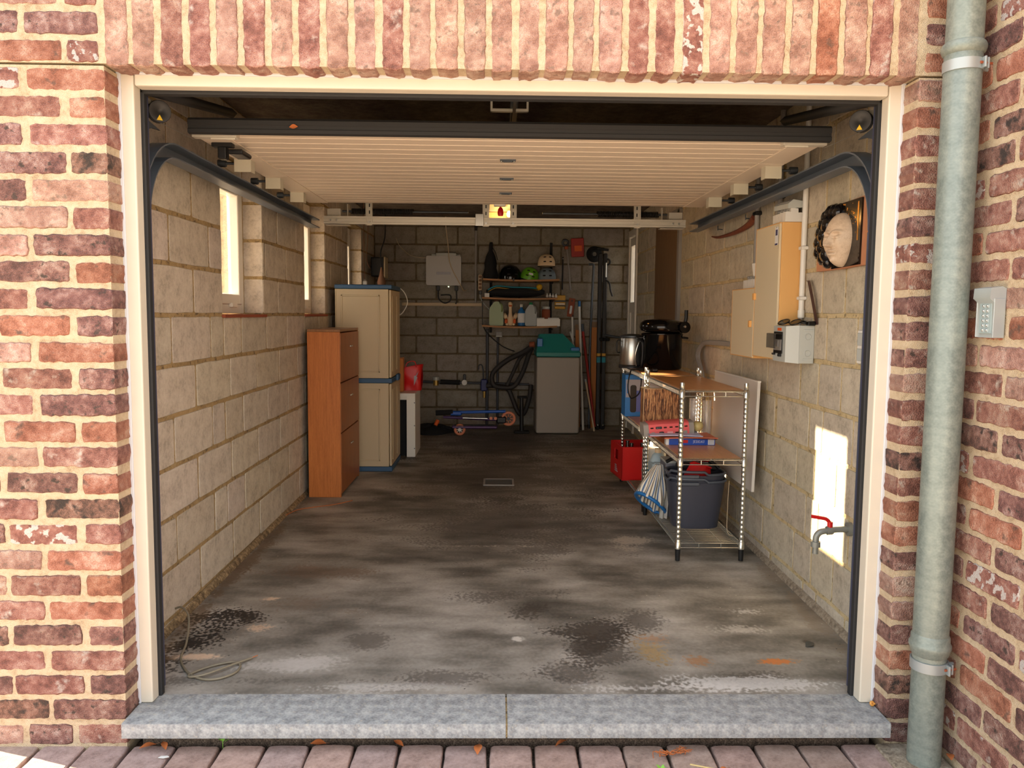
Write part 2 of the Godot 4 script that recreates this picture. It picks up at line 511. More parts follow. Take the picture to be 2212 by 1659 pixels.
func outside() -> void:
	# ground: a dark bed with the row of pavers along the house, plain paving further out
	var g := struct("ground", "pinkish grey block paving of the driveway in front of the garage", "ground")
	ob("paving_bed", L().bx(-1.75, SX + 0.3, -0.3, GY - 0.03, -0.02, 1.36), M.earth, g)
	var far := L()
	far.bx(-40, 40, -0.6, GY - 0.004, 1.35, 45)
	far.bx(-40, -1.75, -0.6, GY - 0.004, -30, 1.35)
	far.bx(SX + 0.45, 40, -0.6, GY - 0.004, -30, 1.35)
	ob("driveway", far, M.paving_far, g)
	var up := Basis(V(1, 0, 0), V(0, 0, -1), V(0, 1, 0))
	for row in 6:
		var x := -1.7992 + (0.0722 if row % 2 else 0.0)
		var zc := 0.181 + 0.213 * row
		while x < SX + (0.3 if row > 5 else 0.05):
			var w := 0.1424 + R(-0.002, 0.002)
			var xe := x + w
			if xe > SX and row < 6: xe = minf(xe, SX - 0.02) if row > 0 else minf(xe, 1.2)
			if xe - x > 0.04:
				var tones := [Color(0.98, 0.84, 0.8), Color(0.86, 0.78, 0.72), Color(0.92, 0.82, 0.82), Color(0.98, 0.82, 0.76)]
				var k := R(0.86, 1.0)
				var tc: Color = tones[rng.randi_range(0, 3)]
				piece("paver", g, V((x + xe) / 2, GY + R(-0.002, 0.002), zc + R(-0.002, 0.002)), up, xe - x - 0.006, 0.205, 0.06, M.paver, Color(tc.r * k, tc.g * k, tc.b * k), 0.0012, 0.007, 0.006, 0.03)
			x += 0.1444
	# concrete kerb round the foot of the downpipe
	var foot := struct("trim_3", "concrete pad round the foot of the grey downpipe", "drain surround")
	ob("pad", W(foot).bx(1.2, SX - 0.002, GY - 0.05, GY + 0.012, FZ + 0.0, 0.3, 0.006), M.render, foot)
	# ---- the facade
	var f := struct("wall_front", "old red brick facade with cream mortar round the garage doorway", "wall")
	var core := L()
	var y1 := 2.9
	core.bx(-1.70, -1.236, -0.3, 2.036, -0.02, FZ - 0.004)
	core.bx(1.236, SX + 0.3, -0.3, 2.036, -0.02, FZ - 0.004)
	core.bx(-1.70, SX + 0.3, 2.043, y1, -0.02, FZ - 0.004)
	ob("mortar", core, M.mortar, f)
	for i in range(-1, 28):
		var y := 2.1591 - 0.0821 * i
		var h := 0.0655 + R(-0.003, 0.002)
		var er := -1.233 if y < 2.05 else -1.25
		var spans := [[-1.703, -1.486], [-1.466, er]] if i % 2 == 0 else [[-1.703, -1.598], [-1.58, -1.364], [-1.344, er]]
		if i == 27: spans = [[-1.703, -1.565], [-1.545, -1.41], [-1.39, er]]
		for s in spans:
			var j := R(-0.006, 0.006) if s[1] != er else 0.0
			piece("brick", f, V((s[0] + s[1] + j) / 2, y + R(-0.002, 0.002), FZ + R(-0.002, 0.002)), Basis(Vector3.BACK, R(-0.012, 0.012)), s[1] - s[0] + j + (0.0 if s[1] == er else 0.004), h, 0.09, brick_mat(), shade(), 0.0026, 0.005, 0.005, 0.013)
		var el := 1.233 if y < 2.05 else 1.25
		piece("brick", f, V((el + 1.38) / 2, y + 0.004 + R(-0.002, 0.002), FZ + R(-0.002, 0.002)), Basis(Vector3.BACK, R(-0.012, 0.012)), 1.38 - el, h, 0.09, brick_mat(), shade(0.72, 0.95), 0.0026, 0.005, 0.005, 0.013)
	for i in 30:                                                     # the soldier course over the doorway
		var x := -1.238 + 2.476 / 30.0 * (i + 0.5)
		piece("brick", f, V(x + R(-0.002, 0.002), 2.036 + 0.125 + R(-0.002, 0.002), FZ + R(-0.002, 0.003)), Basis(Vector3.BACK, R(-0.01, 0.01)), 0.066 + R(-0.004, 0.003), 0.25, 0.092, brick_mat(0.72), shade(0.86, 1.0), 0.0026, 0.006, 0.005, 0.014)
	# ---- the wall that comes forward on the right
	var s := struct("wall_right_outside", "brick side wall standing forward of the facade behind the downpipe", "wall")
	ob("mortar", L().bx(SX + 0.004, SX + 0.3, -0.3, y1, FZ - 0.004, 1.3), M.mortar, s)
	for i in range(-2, 28):
		var y := 2.181 - 0.0821 * i
		var z := (0.231 if posmod(i, 2) == 0 else 0.36) - 0.262
		while z < 1.2:
			var z0 := maxf(z, FZ + 0.003)
			var z1 := z + 0.241 + R(-0.006, 0.006)
			if z1 - z0 > 0.03:
				piece("brick", s, V(SX + R(-0.002, 0.002), y + R(-0.002, 0.002), (z0 + z1) / 2), face_left, z1 - z0 + 0.004, 0.0655 + R(-0.003, 0.002), 0.1, brick_mat(), shade(), 0.0026, 0.005, 0.005, 0.013)
			z += 0.262
	# ---- the cream frame of the doorway with its rubber seal
	var t := struct("trim_1", "cream coloured garage door frame set in the brick opening", "door frame")
	var W2 := 1.1875
	for sx in [-1.0, 1.0]:
		ob("post", L().bx(sx * W2, sx * 1.2315, -0.0, 2.06, -0.05, 0.0, 0.006), M.cream, t)
		ob("sealant", L().bx(sx * 1.226, sx * 1.242, -0.0, 2.05, -0.005, 0.004, 0.003), M.sealant, t)
		ob("rubber_seal", L().bx(sx * 1.178, sx * 1.2, 0.0, 2.0, -0.075, -0.05, 0.004), M.rubber, t)
		ob("seal_lip", L().bx(sx * 1.181, sx * 1.2, 0.02, 2.0, -0.09, -0.075, 0.003), M.blue_rubber, t)
	ob("head", L().bx(-W2, W2, 2.0024, 2.06, -0.05, 0.001, 0.006), M.cream, t)
	ob("head_seal", L().bx(-W2, W2, 1.992, 2.012, -0.085, -0.051, 0.004), M.rubber, t)
	ob("head_sealant", L().bx(-1.2, 1.2, 2.035, 2.05, -0.002, 0.01, 0.004), M.sealant, t)
	# ---- the two bluestone slabs of the sill
	var sl := struct("trim_2", "two blue grey stone slabs of the garage door sill", "sill")
	for a in [[-1.231, -0.0125], [-0.0065, 1.231]]:
		ob("slab", slab(a[0], a[1]), M.bluestone, sl)
	ob("joint", L().bx(-0.0125, -0.0065, -0.047, -0.003, -0.05, 0.13), M.block_mortar, sl)
	ob("bed", L().bx(-1.2, 1.2, -0.25, -0.05, -0.06, 0.055), M.earth, sl)

# a sill slab: its top falls slightly outwards from the door line
func slab(x0: float, x1: float) -> MB:
	var prof := [Vector2(0.134, -0.048), Vector2(0.134, -0.004), Vector2(0.1325, -0.0012), Vector2(0.129, 0.0), Vector2(-0.064, 0.001), Vector2(-0.066, -0.048)]
	var b := MB.new()
	b.x = Transform3D(Basis(V(0, 0, 1), V(0, 1, 0), V(-1, 0, 0)), V(0, 0, 0))
	b.prism(prof, -x1, -x0)
	return b

# a wall of concrete blocks in courses; o maps along/up to the face, open holds the openings [from, to, low, high] along the wall
func blocks(parent: Node3D, basis: Basis, at: Callable, a0: float, a1: float, y0: float, hc: float, lo: float, hi: float, odd: Array, even: Array, pitch: float, open: Array, tone: float) -> void:
	var k := int(floor((lo - y0) / hc))
	while y0 + hc * k < hi - 0.02:
		var ya := maxf(y0 + hc * k, lo)
		var yb := minf(y0 + hc * (k + 1), hi)
		var cuts: Array = []
		var base: Array = odd if posmod(k, 2) else even
		var p: float = base[0]
		while p > a0: p -= pitch
		while p < a1:
			cuts.append(p)
			p += pitch
		cuts.append(a1)
		cuts[0] = a0
		for e in base.slice(1): cuts.append(e)
		cuts.sort()
		for i in cuts.size() - 1:
			var spans := [[cuts[i], cuts[i + 1]]]
			for op in open:
				if yb > op[2] + 0.03 and ya < op[3] - 0.03:
					var nxt := []
					for s in spans:
						if s[1] <= op[0] or s[0] >= op[1]: nxt.append(s)
						else:
							if s[0] < op[0]: nxt.append([s[0], op[0] + 0.006])
							if s[1] > op[1]: nxt.append([op[1] - 0.006, s[1]])
					spans = nxt
			for s in spans:
				var w: float = s[1] - s[0] - 0.016
				if w < 0.02 or yb - ya < 0.04: continue
				var kx := R(0.86, 1.0) * tone
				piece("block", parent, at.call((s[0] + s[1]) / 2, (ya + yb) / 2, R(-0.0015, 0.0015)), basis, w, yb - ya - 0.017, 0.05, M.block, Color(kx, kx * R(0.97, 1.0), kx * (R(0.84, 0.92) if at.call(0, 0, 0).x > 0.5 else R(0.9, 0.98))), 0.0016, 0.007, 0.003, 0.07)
		k += 1

func window(i: int, za: float, zb: float, label: String) -> void:
	# za is the edge nearer the door; the frame stands back in the wall, its sash with a broad stile on the near side
	var w := struct("window_%d" % i, label, "window")
	var y0 := 1.292
	var y1 := 2.112
	var xo := -1.545
	var xi := -1.486
	for a in [[za, za - 0.06, y0, y1], [zb + 0.06, zb, y0, y1], [za - 0.06, zb + 0.06, y0, y0 + 0.06], [za - 0.06, zb + 0.06, y1 - 0.07, y1]]:
		ob("frame", L().bx(xo, xi, a[2], a[3], a[1], a[0], 0.006), M.window_white, w)
	var g0 := za - 0.235
	var g1 := zb + 0.11
	for a in [[za - 0.055, g0, y0 + 0.05, y1 - 0.06], [g1, zb + 0.055, y0 + 0.05, y1 - 0.06], [g0, g1, y0 + 0.05, 1.40], [g0, g1, 1.93, y1 - 0.06]]:
		ob("sash", L().bx(xo + 0.008, xi + 0.012, a[2], a[3], a[1], a[0], 0.008), M.window_white, w)
	ob("pane", L().bx(-1.522, -1.518, 1.395, 1.935, g1 - 0.005, g0 + 0.005), M.glass, w)
	ob("hinge", L().bx(xi, xi + 0.022, y0 + 0.035, y0 + 0.06, zb + 0.18, zb + 0.26, 0.004), M.window_white, w)
	var s := ob("sill", L().bx(-1.49, XL + 0.014, y0 - 0.018, y0 - 0.002, zb - 0.02, za + 0.01, 0.003), M.brick_sill, w)
	s.name = "sill"

func shell() -> void:
	var TOP := 2.33
	# ---- left wall with three window openings
	var wl := struct("wall_left", "left garage wall of beige concrete blocks with three narrow windows", "wall")
	var wins := [[-1.32, -1.995], [-2.975, -3.63], [-4.57, -5.285]]
	var core := L()
	var y0 := 1.288
	var y1 := 2.116
	var xo := -1.70
	core.bx(xo, XL - 0.004, -0.3, y0 - 0.014, ZB - 0.3, -0.02)
	core.bx(xo, XL - 0.004, y1, 2.6, ZB - 0.3, -0.02)
	var z := -0.02
	for o in wins + [[ZB - 0.3, 0]]:
		core.bx(xo, XL - 0.004, y0 - 0.014, y1, o[0], z)
		z = o[1]
	ob("mortar", core, M.block_mortar, wl)
	var opens := wins.map(func(o): return [-o[0], -o[1], y0, y1])
	blocks(wl, face_right, func(a, y, j): return V(XL + j, y, -a), 0.03, -ZB, 0.8743, 0.207, 0.0, TOP, [0.70 - 0.445, 1.326], [0.51 - 0.45], 0.4475, opens, 1.0)
	for o in wins:                                                   # the block faces seen inside the far reveals
		var k := 0
		while 0.8743 + 0.207 * (k + 2) < y1 - 0.05:
			var ya := 0.8743 + 0.207 * (k + 2)
			for far in [true, false]:
				var kx := R(0.88, 1.0)
				piece("block", wl, V((-1.486 + XL) / 2 - 0.001, ya + 0.1035, o[1] + 0.001 if far else o[0] - 0.001), Basis.IDENTITY if far else Basis(V(-1, 0, 0), Vector3.UP, V(0, 0, -1)), 0.108, 0.194, 0.03, M.block, Color(kx, kx * 0.98, kx * 0.95), 0.001, 0.005, 0.002, 0.07)
			k += 1
	window(1, -1.322, -1.993, "white framed window nearest the door in the left block wall")
	window(2, -2.977, -3.628, "middle white window of the left block wall, behind the track end")
	window(3, -4.572, -5.283, "far white window of the left wall, above the beige cupboard")
	# ---- right wall, with a brown inner door and a glazed door at its far end
	var wr := struct("wall_right", "right garage wall of pale concrete blocks with thick yellowish joints", "wall")
	var cr := L()
	cr.bx(XR + 0.004, 1.66, -0.3, 2.6, -4.62, -0.02)
	cr.bx(XR + 0.004, 1.66, -0.3, 2.6, -5.62, -4.62)
	cr.bx(XR + 0.004, 1.66, 2.2, 2.6, ZB - 0.3, -5.62)
	cr.bx(XR + 0.004, 1.66, -0.3, 0.07, ZB - 0.3, -5.62)
	ob("mortar", cr, M.block_mortar_pale, wr)
	blocks(wr, face_left, func(a, y, j): return V(XR - j, y, -a), 0.03, 5.62, 0.9032, 0.204, 0.0, TOP, [0.56 - 0.45, 0.853, 1.43], [0.69 - 0.45, 0.92], 0.4475, [[3.64, 4.62, 0.0, 2.13]], 0.97)
	var d1 := struct("door_1", "brown inner door with a pale jamb in the right block wall", "door")
	ob("leaf", L().bx(XR - 0.012, XR + 0.01, fy(-4.2), 2.1, -4.62, -3.72, 0.003), M.brown_wood, d1)
	ob("jamb", L().bx(XR - 0.022, XR + 0.01, fy(-3.7), 2.13, -3.72, -3.655, 0.003), M.grey_pipe, d1)
	ob("head", L().bx(XR - 0.022, XR + 0.01, 2.1, 2.14, -4.62, -3.66, 0.003), M.grey_pipe, d1)
	var d2 := struct("door_2", "white glazed back door at the far end of the right wall", "door")
	for a in [[-5.62, -5.67, 0.07, 2.2], [-6.1, -6.05, 0.07, 2.2], [-5.67, -6.05, 2.13, 2.2]]:
		ob("frame", L().bx(1.36, 1.44, a[2], a[3], minf(a[0], a[1]), maxf(a[0], a[1]), 0.005), M.window_white, d2)
	for a in [[-5.672, -5.72, 0.08, 2.12], [-6.048, -6.0, 0.08, 2.12], [-5.72, -6.0, 2.03, 2.12], [-5.72, -6.0, 1.33, 1.44], [-5.72, -6.0, 0.08, 0.2]]:
		ob("sash", L().bx(1.375, 1.43, a[2], a[3], minf(a[0], a[1]), maxf(a[0], a[1]), 0.005), M.window_white, d2)
	ob("pane", L().bx(1.4, 1.404, 1.435, 2.035, -6.005, -5.715), M.glass, d2)
	ob("panel", L().bx(1.39, 1.415, 0.19, 1.335, -6.005, -5.715, 0.003), M.window_white, d2)
	# ---- back wall, ceiling, floor
	var wb := struct("wall_back", "back garage wall of grey concrete blocks in the shade", "wall")
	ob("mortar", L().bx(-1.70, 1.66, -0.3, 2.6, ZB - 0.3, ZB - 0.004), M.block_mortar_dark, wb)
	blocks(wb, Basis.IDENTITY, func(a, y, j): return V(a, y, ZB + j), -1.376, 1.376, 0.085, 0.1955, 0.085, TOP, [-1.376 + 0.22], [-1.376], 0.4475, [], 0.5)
	var ce := struct("ceiling", "dark rough concrete ceiling above the raised door", "ceiling")
	ob("slab", L().bx(-1.70, 1.66, 2.32, 2.6, ZB - 0.3, 0.0), M.ceiling, ce)
	ob("inside_lintel", L().bx(-1.38, 1.38, 2.06, 2.33, -0.12, -0.02, 0.004), M.ceiling, ce)
	var rf := struct("roof", "flat roof slab over the garage", "roof")
	ob("roof_slab", L().bx(-1.70, SX + 0.3, 2.6, 2.9, ZB - 0.3, FZ), M.ceiling, rf)
	floor_slab()
	var bl := struct("baseboard_left", "grimy mortar fillet along the foot of the left block wall", "wall base")
	var prof := [Vector2(0, -0.02), Vector2(0.02, -0.02), Vector2(0.018, 0.003), Vector2(0.006, 0.024), Vector2(0, 0.03)]
	for sd in 2:
		var b := L()
		for i in 20:
			var za := -0.06 - i * 0.28
			var zb := za - 0.28
			if sd and zb < -3.6: break
			var sgn := 1.0 if sd == 0 else -1.0
			var X := XL if sd == 0 else XR
			for j in 4:
				var p: Vector2 = prof[j]; var q: Vector2 = prof[j + 1]
				var A := V(X + sgn * p.x, p.y + fy(za), za); var B := V(X + sgn * p.x, p.y + fy(zb), zb)
				var E := V(X + sgn * q.x, q.y + fy(zb), zb); var D := V(X + sgn * q.x, q.y + fy(za), za)
				if sd == 0: b.q(A, B, E, D)
				else: b.q(B, A, D, E)
		if sd == 0: ob("fillet", b, M.grime, bl)
		else:
			var brr := struct("baseboard_right", "pale mortar fillet along the foot of the right block wall", "wall base")
			ob("fillet", b, M.render, brr)

# the concrete floor: a brushed, stained surface computed as one picture, 1.35 mm to 3 mm a pixel
func floor_slab() -> void:
	var nx := 1024
	var ny := 2048
	var f := FastNoiseLite.new()
	f.noise_type = FastNoiseLite.TYPE_SIMPLEX_SMOOTH
	f.fractal_octaves = 5
	var get := func(sd: int, fr: float, w: int, h: int) -> PackedByteArray:
		f.seed = sd
		f.frequency = fr
		var im := f.get_image(w, h)
		im.convert(Image.FORMAT_L8)
		im.resize(nx, ny, Image.INTERPOLATE_CUBIC)
		return im.get_data()
	var big: PackedByteArray = get.call(31, 0.006, 512, 1024)
	var streak: PackedByteArray = get.call(32, 0.02, 256, 2048)
	var smear: PackedByteArray = get.call(33, 0.014, 300, 1400)
	var blot: PackedByteArray = get.call(35, 0.018, 320, 1024)
	var fine: PackedByteArray = get.call(34, 0.12, 1024, 2048)
	var lu := lut([[0.0, C(70, 66, 60)], [0.3, C(110, 105, 96)], [0.5, C(142, 136, 126)], [0.7, C(166, 160, 150)], [1.0, C(200, 196, 188)]])
	var bytes := PackedByteArray()
	bytes.resize(nx * ny * 3)
	for i in nx * ny:
		var v := (big[i] - 128) * 0.5 + (streak[i] - 128) * 0.3 + (smear[i] - 128) * 0.55 + (blot[i] - 128) * 0.36 + (fine[i] - 128) * 0.16 + 128
		var c: Color = lu[clampi(int(v), 0, 255)]
		bytes[i * 3] = int(c.r * 255); bytes[i * 3 + 1] = int(c.g * 255); bytes[i * 3 + 2] = int(c.b * 255)
	# stains: [x, z, half width, half depth, colour, strength, raggedness]
	var dk := C(58, 52, 46)
	var st := [
		[0.36, -0.62, 0.16, 0.16, dk, 0.8, 0.8], [0.30, -0.45, 0.10, 0.10, dk, 0.75, 0.5], [0.40, -0.35, 0.14, 0.2, dk, 0.6, 0.9], [0.12, -0.86, 0.12, 0.11, dk, 0.7, 0.7], [0.02, -1.0, 0.2, 0.1, dk, 0.5, 0.9],
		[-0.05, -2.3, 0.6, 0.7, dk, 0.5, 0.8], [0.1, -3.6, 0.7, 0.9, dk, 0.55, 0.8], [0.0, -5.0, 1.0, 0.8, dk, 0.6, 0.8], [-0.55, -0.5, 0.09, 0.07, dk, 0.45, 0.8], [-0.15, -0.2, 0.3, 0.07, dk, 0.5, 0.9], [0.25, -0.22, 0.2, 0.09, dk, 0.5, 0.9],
		[-0.75, -0.16, 0.35, 0.05, dk, 0.4, 0.9], [0.9, -0.2, 0.16, 0.05, dk, 0.55, 0.9], [0.55, -0.7, 0.1, 0.14, dk, 0.5, 0.9], [-1.0, -1.3, 0.3, 0.1, C(96, 72, 54), 0.45, 0.9], [-0.9, -0.9, 0.25, 0.12, C(96, 76, 60), 0.35, 0.9],
		[-1.17, -0.56, 0.11, 0.2, C(34, 30, 28), 0.95, 1.2], [-1.10, -0.72, 0.07, 0.1, C(40, 34, 30), 0.9, 1.2], [-1.25, -0.5, 0.06, 0.07, C(34, 30, 28), 0.85, 1.2],
		[-1.15, -0.36, 0.11, 0.035, C(226, 198, 170), 0.95, 0.5], [-1.04, -0.62, 0.06, 0.05, C(214, 184, 156), 0.8, 1.0], [-1.06, -0.95, 0.05, 0.03, C(224, 196, 168), 0.9, 0.5],
		[0.55, -0.42, 0.07, 0.12, C(176, 140, 84), 0.6, 0.8], [0.60, -0.52, 0.09, 0.05, C(182, 128, 88), 0.5, 0.8], [0.72, -0.33, 0.05, 0.05, C(160, 104, 60), 0.6, 0.8], [1.02, -0.32, 0.09, 0.026, C(206, 116, 52), 0.9, 0.6],
		[0.85, -0.15, 0.3, 0.05, C(214, 212, 208), 0.7, 1.0], [0.5, -0.11, 0.25, 0.04, C(210, 206, 200), 0.6, 1.0], [-0.55, -0.12, 0.3, 0.03, C(206, 202, 196), 0.5, 1.0], [-0.85, -0.28, 0.22, 0.06, C(196, 190, 184), 0.5, 1.0],
		[0.7, -1.85, 0.12, 0.13, C(190, 178, 160), 0.85, 0.9], [-0.1, -1.75, 0.2, 0.022, C(184, 174, 160), 0.9, 0.9], [0.04, -0.52, 0.03, 0.03, C(206, 200, 190), 0.95, 0.4], [1.06, -0.82, 0.1, 0.04, C(204, 200, 194), 0.7, 0.8], [0.95, -0.62, 0.1, 0.04, C(206, 200, 190), 0.5, 1.0],
		[-1.33, -1.5, 0.05, 1.4, C(92, 70, 48), 0.6, 0.8], [1.33, -0.9, 0.05, 0.9, C(120, 102, 80), 0.4, 0.8], [1.2, -0.5, 0.025, 0.025, dk, 0.9, 0.3], [-0.62, -2.9, 0.35, 0.25, C(170, 160, 146), 0.4, 0.9]]
	for s in st:
		var cx: float = (s[0] - XL) / (XR - XL) * nx
		var cy: float = (s[1] - ZB) / (-0.066 - ZB) * ny
		var rx: float = s[2] / (XR - XL) * nx
		var ry: float = s[3] / (-0.066 - ZB) * ny
		var col: Color = s[4]
		for y in range(maxi(0, int(cy - ry * 1.7)), mini(ny, int(cy + ry * 1.7))):
			for x in range(maxi(0, int(cx - rx * 1.7)), mini(nx, int(cx + rx * 1.7))):
				var i := y * nx + x
				var d := Vector2((x - cx) / rx, (y - cy) / ry).length()
				var k: float = clampf((1.0 - d + ((smear[i] - 128) * 0.005 + (blot[i] - 128) * 0.006 + (fine[i] - 128) * 0.006) * s[6] * 1.2) * 1.8, 0.0, 1.0) * s[5]
				if k > 0.0:
					for ch in 3: bytes[i * 3 + ch] = int(lerpf(bytes[i * 3 + ch], col[ch] * 255, k))
	for k in 500:                                                    # specks of plaster and grit
		var i := rng.randi_range(0, nx * ny - nx - 2)
		var c := C(206, 196, 180) if k % 3 else C(40, 36, 32)
		for o in ([0, 1, nx] if k % 2 else [0]):
			for ch in 3: bytes[(i + o) * 3 + ch] = int(c[ch] * 255)
	var im := Image.create_from_data(nx, ny, false, Image.FORMAT_RGB8, bytes)
	var m := flat("concrete_floor", Color.WHITE, 0.62)
	m.albedo_texture = ImageTexture.create_from_image(im)
	m.texture_repeat = false
	var fl := struct("floor", "stained and brushed grey concrete garage floor", "floor")
	var b := L()
	var zf := -0.066
	b.t(V(XL, 0, zf), V(XR, 0, zf), V(XR, fy(ZB), ZB), Vector3.UP, Vector3.UP, Vector3.UP, Vector2(0, 1), Vector2(1, 1), Vector2(1, 0))
	b.t(V(XL, 0, zf), V(XR, fy(ZB), ZB), V(XL, fy(ZB), ZB), Vector3.UP, Vector3.UP, Vector3.UP, Vector2(0, 1), Vector2(1, 0), Vector2(0, 0))
	ob("screed", b, m, fl)
	ob("slab_body", L().bx(XL - 0.01, XR + 0.01, -0.3, -0.004, ZB, zf), M.render, fl)

func things() -> void:
	overhead_door()
	left_side()
	back_wall_things()
	right_side()
	right_wall_things()
	front_things()

# a section swept along a path of (z, y) points in the plane x = const; the section's points are (across x, outward from the path)
func sweep(b: MB, path: Array, sec: Array) -> void:
	var m := path.size()
	var rows := []
	for i in m:
		var d: Vector2 = (path[mini(i + 1, m - 1)] - path[maxi(i - 1, 0)]).normalized()
		var o := Vector2(d.y, -d.x) * -1.0
		var r := []
		for s in sec: r.append(V(s.x, path[i].y + o.y * s.y, path[i].x + o.x * s.y))
		rows.append(r)
	var k := sec.size()
	for i in m - 1:
		for j in k:
			var j2 := (j + 1) % k
			b.q(rows[i][j], rows[i][j2], rows[i + 1][j2], rows[i + 1][j])

func overhead_door() -> void:
	var ax := Basis(V(0, 0, 1), V(0, 1, 0), V(-1, 0, 0))
	var d := thing("sectional_door", "cream sectional garage door raised flat under the ceiling on its tracks", "garage door", V(0, 1.965, -1.4))
	var y := 1.965
	for i in 4:
		var z1 := -0.452 - 0.47 * i
		var z0 := z1 - 0.468
		var b := W(d)
		b.x = b.x * Transform3D(ax, Vector3.ZERO)
		var pf := [Vector2(z1, y + 0.042), Vector2(z1, y + 0.003), Vector2(z1 - 0.003, y)]
		for k in 4:
			var g := z1 - 0.094 * (k + 1)
			pf.append_array([Vector2(g + 0.006, y), Vector2(g + 0.003, y + 0.005), Vector2(g - 0.001, y + 0.005), Vector2(g - 0.006, y)])
		pf.append_array([Vector2(z0 + 0.003, y), Vector2(z0, y + 0.003), Vector2(z0, y + 0.042)])
		b.prism(pf, -1.19, 1.19, 0.99)
		var p := ob("panel", b, M.door_panel, d)
		for s in [-1.0, 1.0]:
			ob("end_cap", W(d).bx(s * 1.075, s * 1.192, y - 0.0035, y + 0.02, z0 + 0.002, z1 - 0.002, 0.002), M.door_panel, p)
	var sb := W(d)
	sb.x = sb.x * Transform3D(ax, Vector3.ZERO)
	sb.prism([Vector2(-0.41, 1.953), Vector2(-0.41, 1.966), Vector2(-0.414, 1.968), Vector2(-0.414, 1.980), Vector2(-0.41, 1.983), Vector2(-0.41, 1.998), Vector2(-0.418, 2.007), Vector2(-0.45, 2.007), Vector2(-0.45, 1.957), Vector2(-0.43, 1.949)], -1.18, 1.18, 0.95)
	ob("bottom_seal", sb, M.rubber, d)
	for i in 3:
		var z := -0.921 - 0.47 * i
		var h := ob("center_hinge", W(d).bx(-0.043, 0.025, y - 0.006, y + 0.002, z - 0.016, z + 0.016, 0.002).bx(-0.03, 0.012, y - 0.010, y - 0.004, z - 0.006, z + 0.006, 0.002), M.dark_steel, d)
		for x in [-0.036, 0.018]: ob("bolt", W(d).rod(V(x, y - 0.011, z), V(x, y, z), 0.0045), M.steel, h)
	for s in [-1.0, 1.0]:
		ob("bottom_bracket", W(d).bx(s * 1.02, s * 1.185, y - 0.018, y + 0.001, -0.50, -0.462, 0.002).bx(s * 1.03, s * 1.12, y - 0.022, y - 0.016, -0.486, -0.478), M.galvanised, d)
		for i in 3:
			var z := -0.955 - 0.47 * i
			var br := ob("roller_bracket", W(d).bx(s * 1.123, s * 1.197, 1.909, 1.992, z - 0.022, z - 0.018, 0.0015).bx(s * 1.123, s * 1.128, 1.909, 1.992, z - 0.075, z - 0.02, 0.0015).bx(s * 1.192, s * 1.197, 1.915, 1.985, z - 0.07, z - 0.02, 0.0015), M.door_white, d)
			ob("roller", W(d).rod(V(s * 1.13, 1.95, z - 0.05), V(s * 1.25, 1.95, z - 0.05), 0.006).rod(V(s * 1.242, 1.95, z - 0.05), V(s * 1.275, 1.95, z - 0.05), 0.0165, 12), M.dark_steel, br)
	ob("lock_bracket", W(d).bx(-1.17, -1.09, 1.945, 1.962, -0.66, -0.62, 0.003).bx(-1.15, -1.115, 1.90, 1.95, -0.67, -0.63, 0.006).bx(-1.12, -1.06, 1.925, 1.945, -0.78, -0.66, 0.006), M.black, d)
	ob("top_bracket", W(d).bx(-0.075, -0.005, 1.955, 1.972, -2.36, -2.325, 0.003).bx(-0.045, -0.035, 1.96, 2.05, -2.37, -2.35), M.galvanised, d)
	# tracks
	for s in [-1.0, 1.0]:
		var side := "left" if s < 0 else "right"
		var t := thing("door_track", "dark galvanised door track curving up along the %s block wall" % side, "door track", V(s * 1.24, 0, -0.11))
		var sec := []
		for p in [[1.30, 0.0], [1.30, 0.056], [1.238, 0.056], [1.238, 0.051], [1.294, 0.051], [1.294, 0.006], [1.238, 0.006], [1.238, 0.0]]:
			sec.append(Vector2(s * p[0], p[1]))
		if s > 0: sec.reverse()
		var up := [Vector2(-0.16, 0.03), Vector2(-0.16, 1.60)]
		var arc := []
		for k in 13:
			var a := PI / 2 * k / 12
			arc.append(Vector2(-0.47 + 0.31 * cos(a), 1.61 + 0.31 * sin(a)))
		var b1 := W(t); sweep(b1, up, sec); ob("upright_rail", b1, M.track_steel, t)
		var b2 := W(t); sweep(b2, arc, sec); ob("curved_rail", b2, M.track_steel, t)
		var b3 := W(t); sweep(b3, [Vector2(-0.47, 1.92), Vector2(-2.83, 1.92)], sec); ob("level_rail", b3, M.track_steel, t)
		# the wide flag plate that stiffens the bend and the brace above it
		var poly := []
		for k in 9:
			var a := PI / 2 * k / 8
			poly.append(Vector2(-0.47 + 0.36 * cos(a), 1.61 + 0.36 * sin(a)))
		poly.append_array([Vector2(-0.10, 2.02), Vector2(-0.10, 1.62)])
		var fb := W(t)
		fb.x = fb.x * Transform3D(ax, V(0, 0, 0))
		fb.prism(poly, -s * 1.308, -s * 1.302)
		ob("flag_plate", fb, M.track_steel, t)
		ob("brace", W(t).rod(V(s * 1.235, 2.035, -0.13), V(s * 1.19, 2.15, -0.95), 0.02, 4), M.dark_paint, t)
		ob("wall_bracket", W(t).bx(s * 1.30, s * 1.374, 1.925, 1.955, -1.65, -1.62, 0.002), M.track_steel, t)
		ob("wall_bracket", W(t).bx(s * 1.30, s * 1.374, 1.925, 1.955, -0.8, -0.77, 0.002), M.track_steel, t)
		# cable pulley
		var p := thing("cable_pulley", "black cable pulley with a yellow warning triangle by the %s end of the lintel" % side, "pulley", V(s * 1.215, 1.985, -0.25))
		var face := V(-s * 0.62, -0.05, 0.78).normalized()
		var pb := L()
		pb.x = Transform3D(Basis(Quaternion(Vector3.UP, face)), Vector3.ZERO)
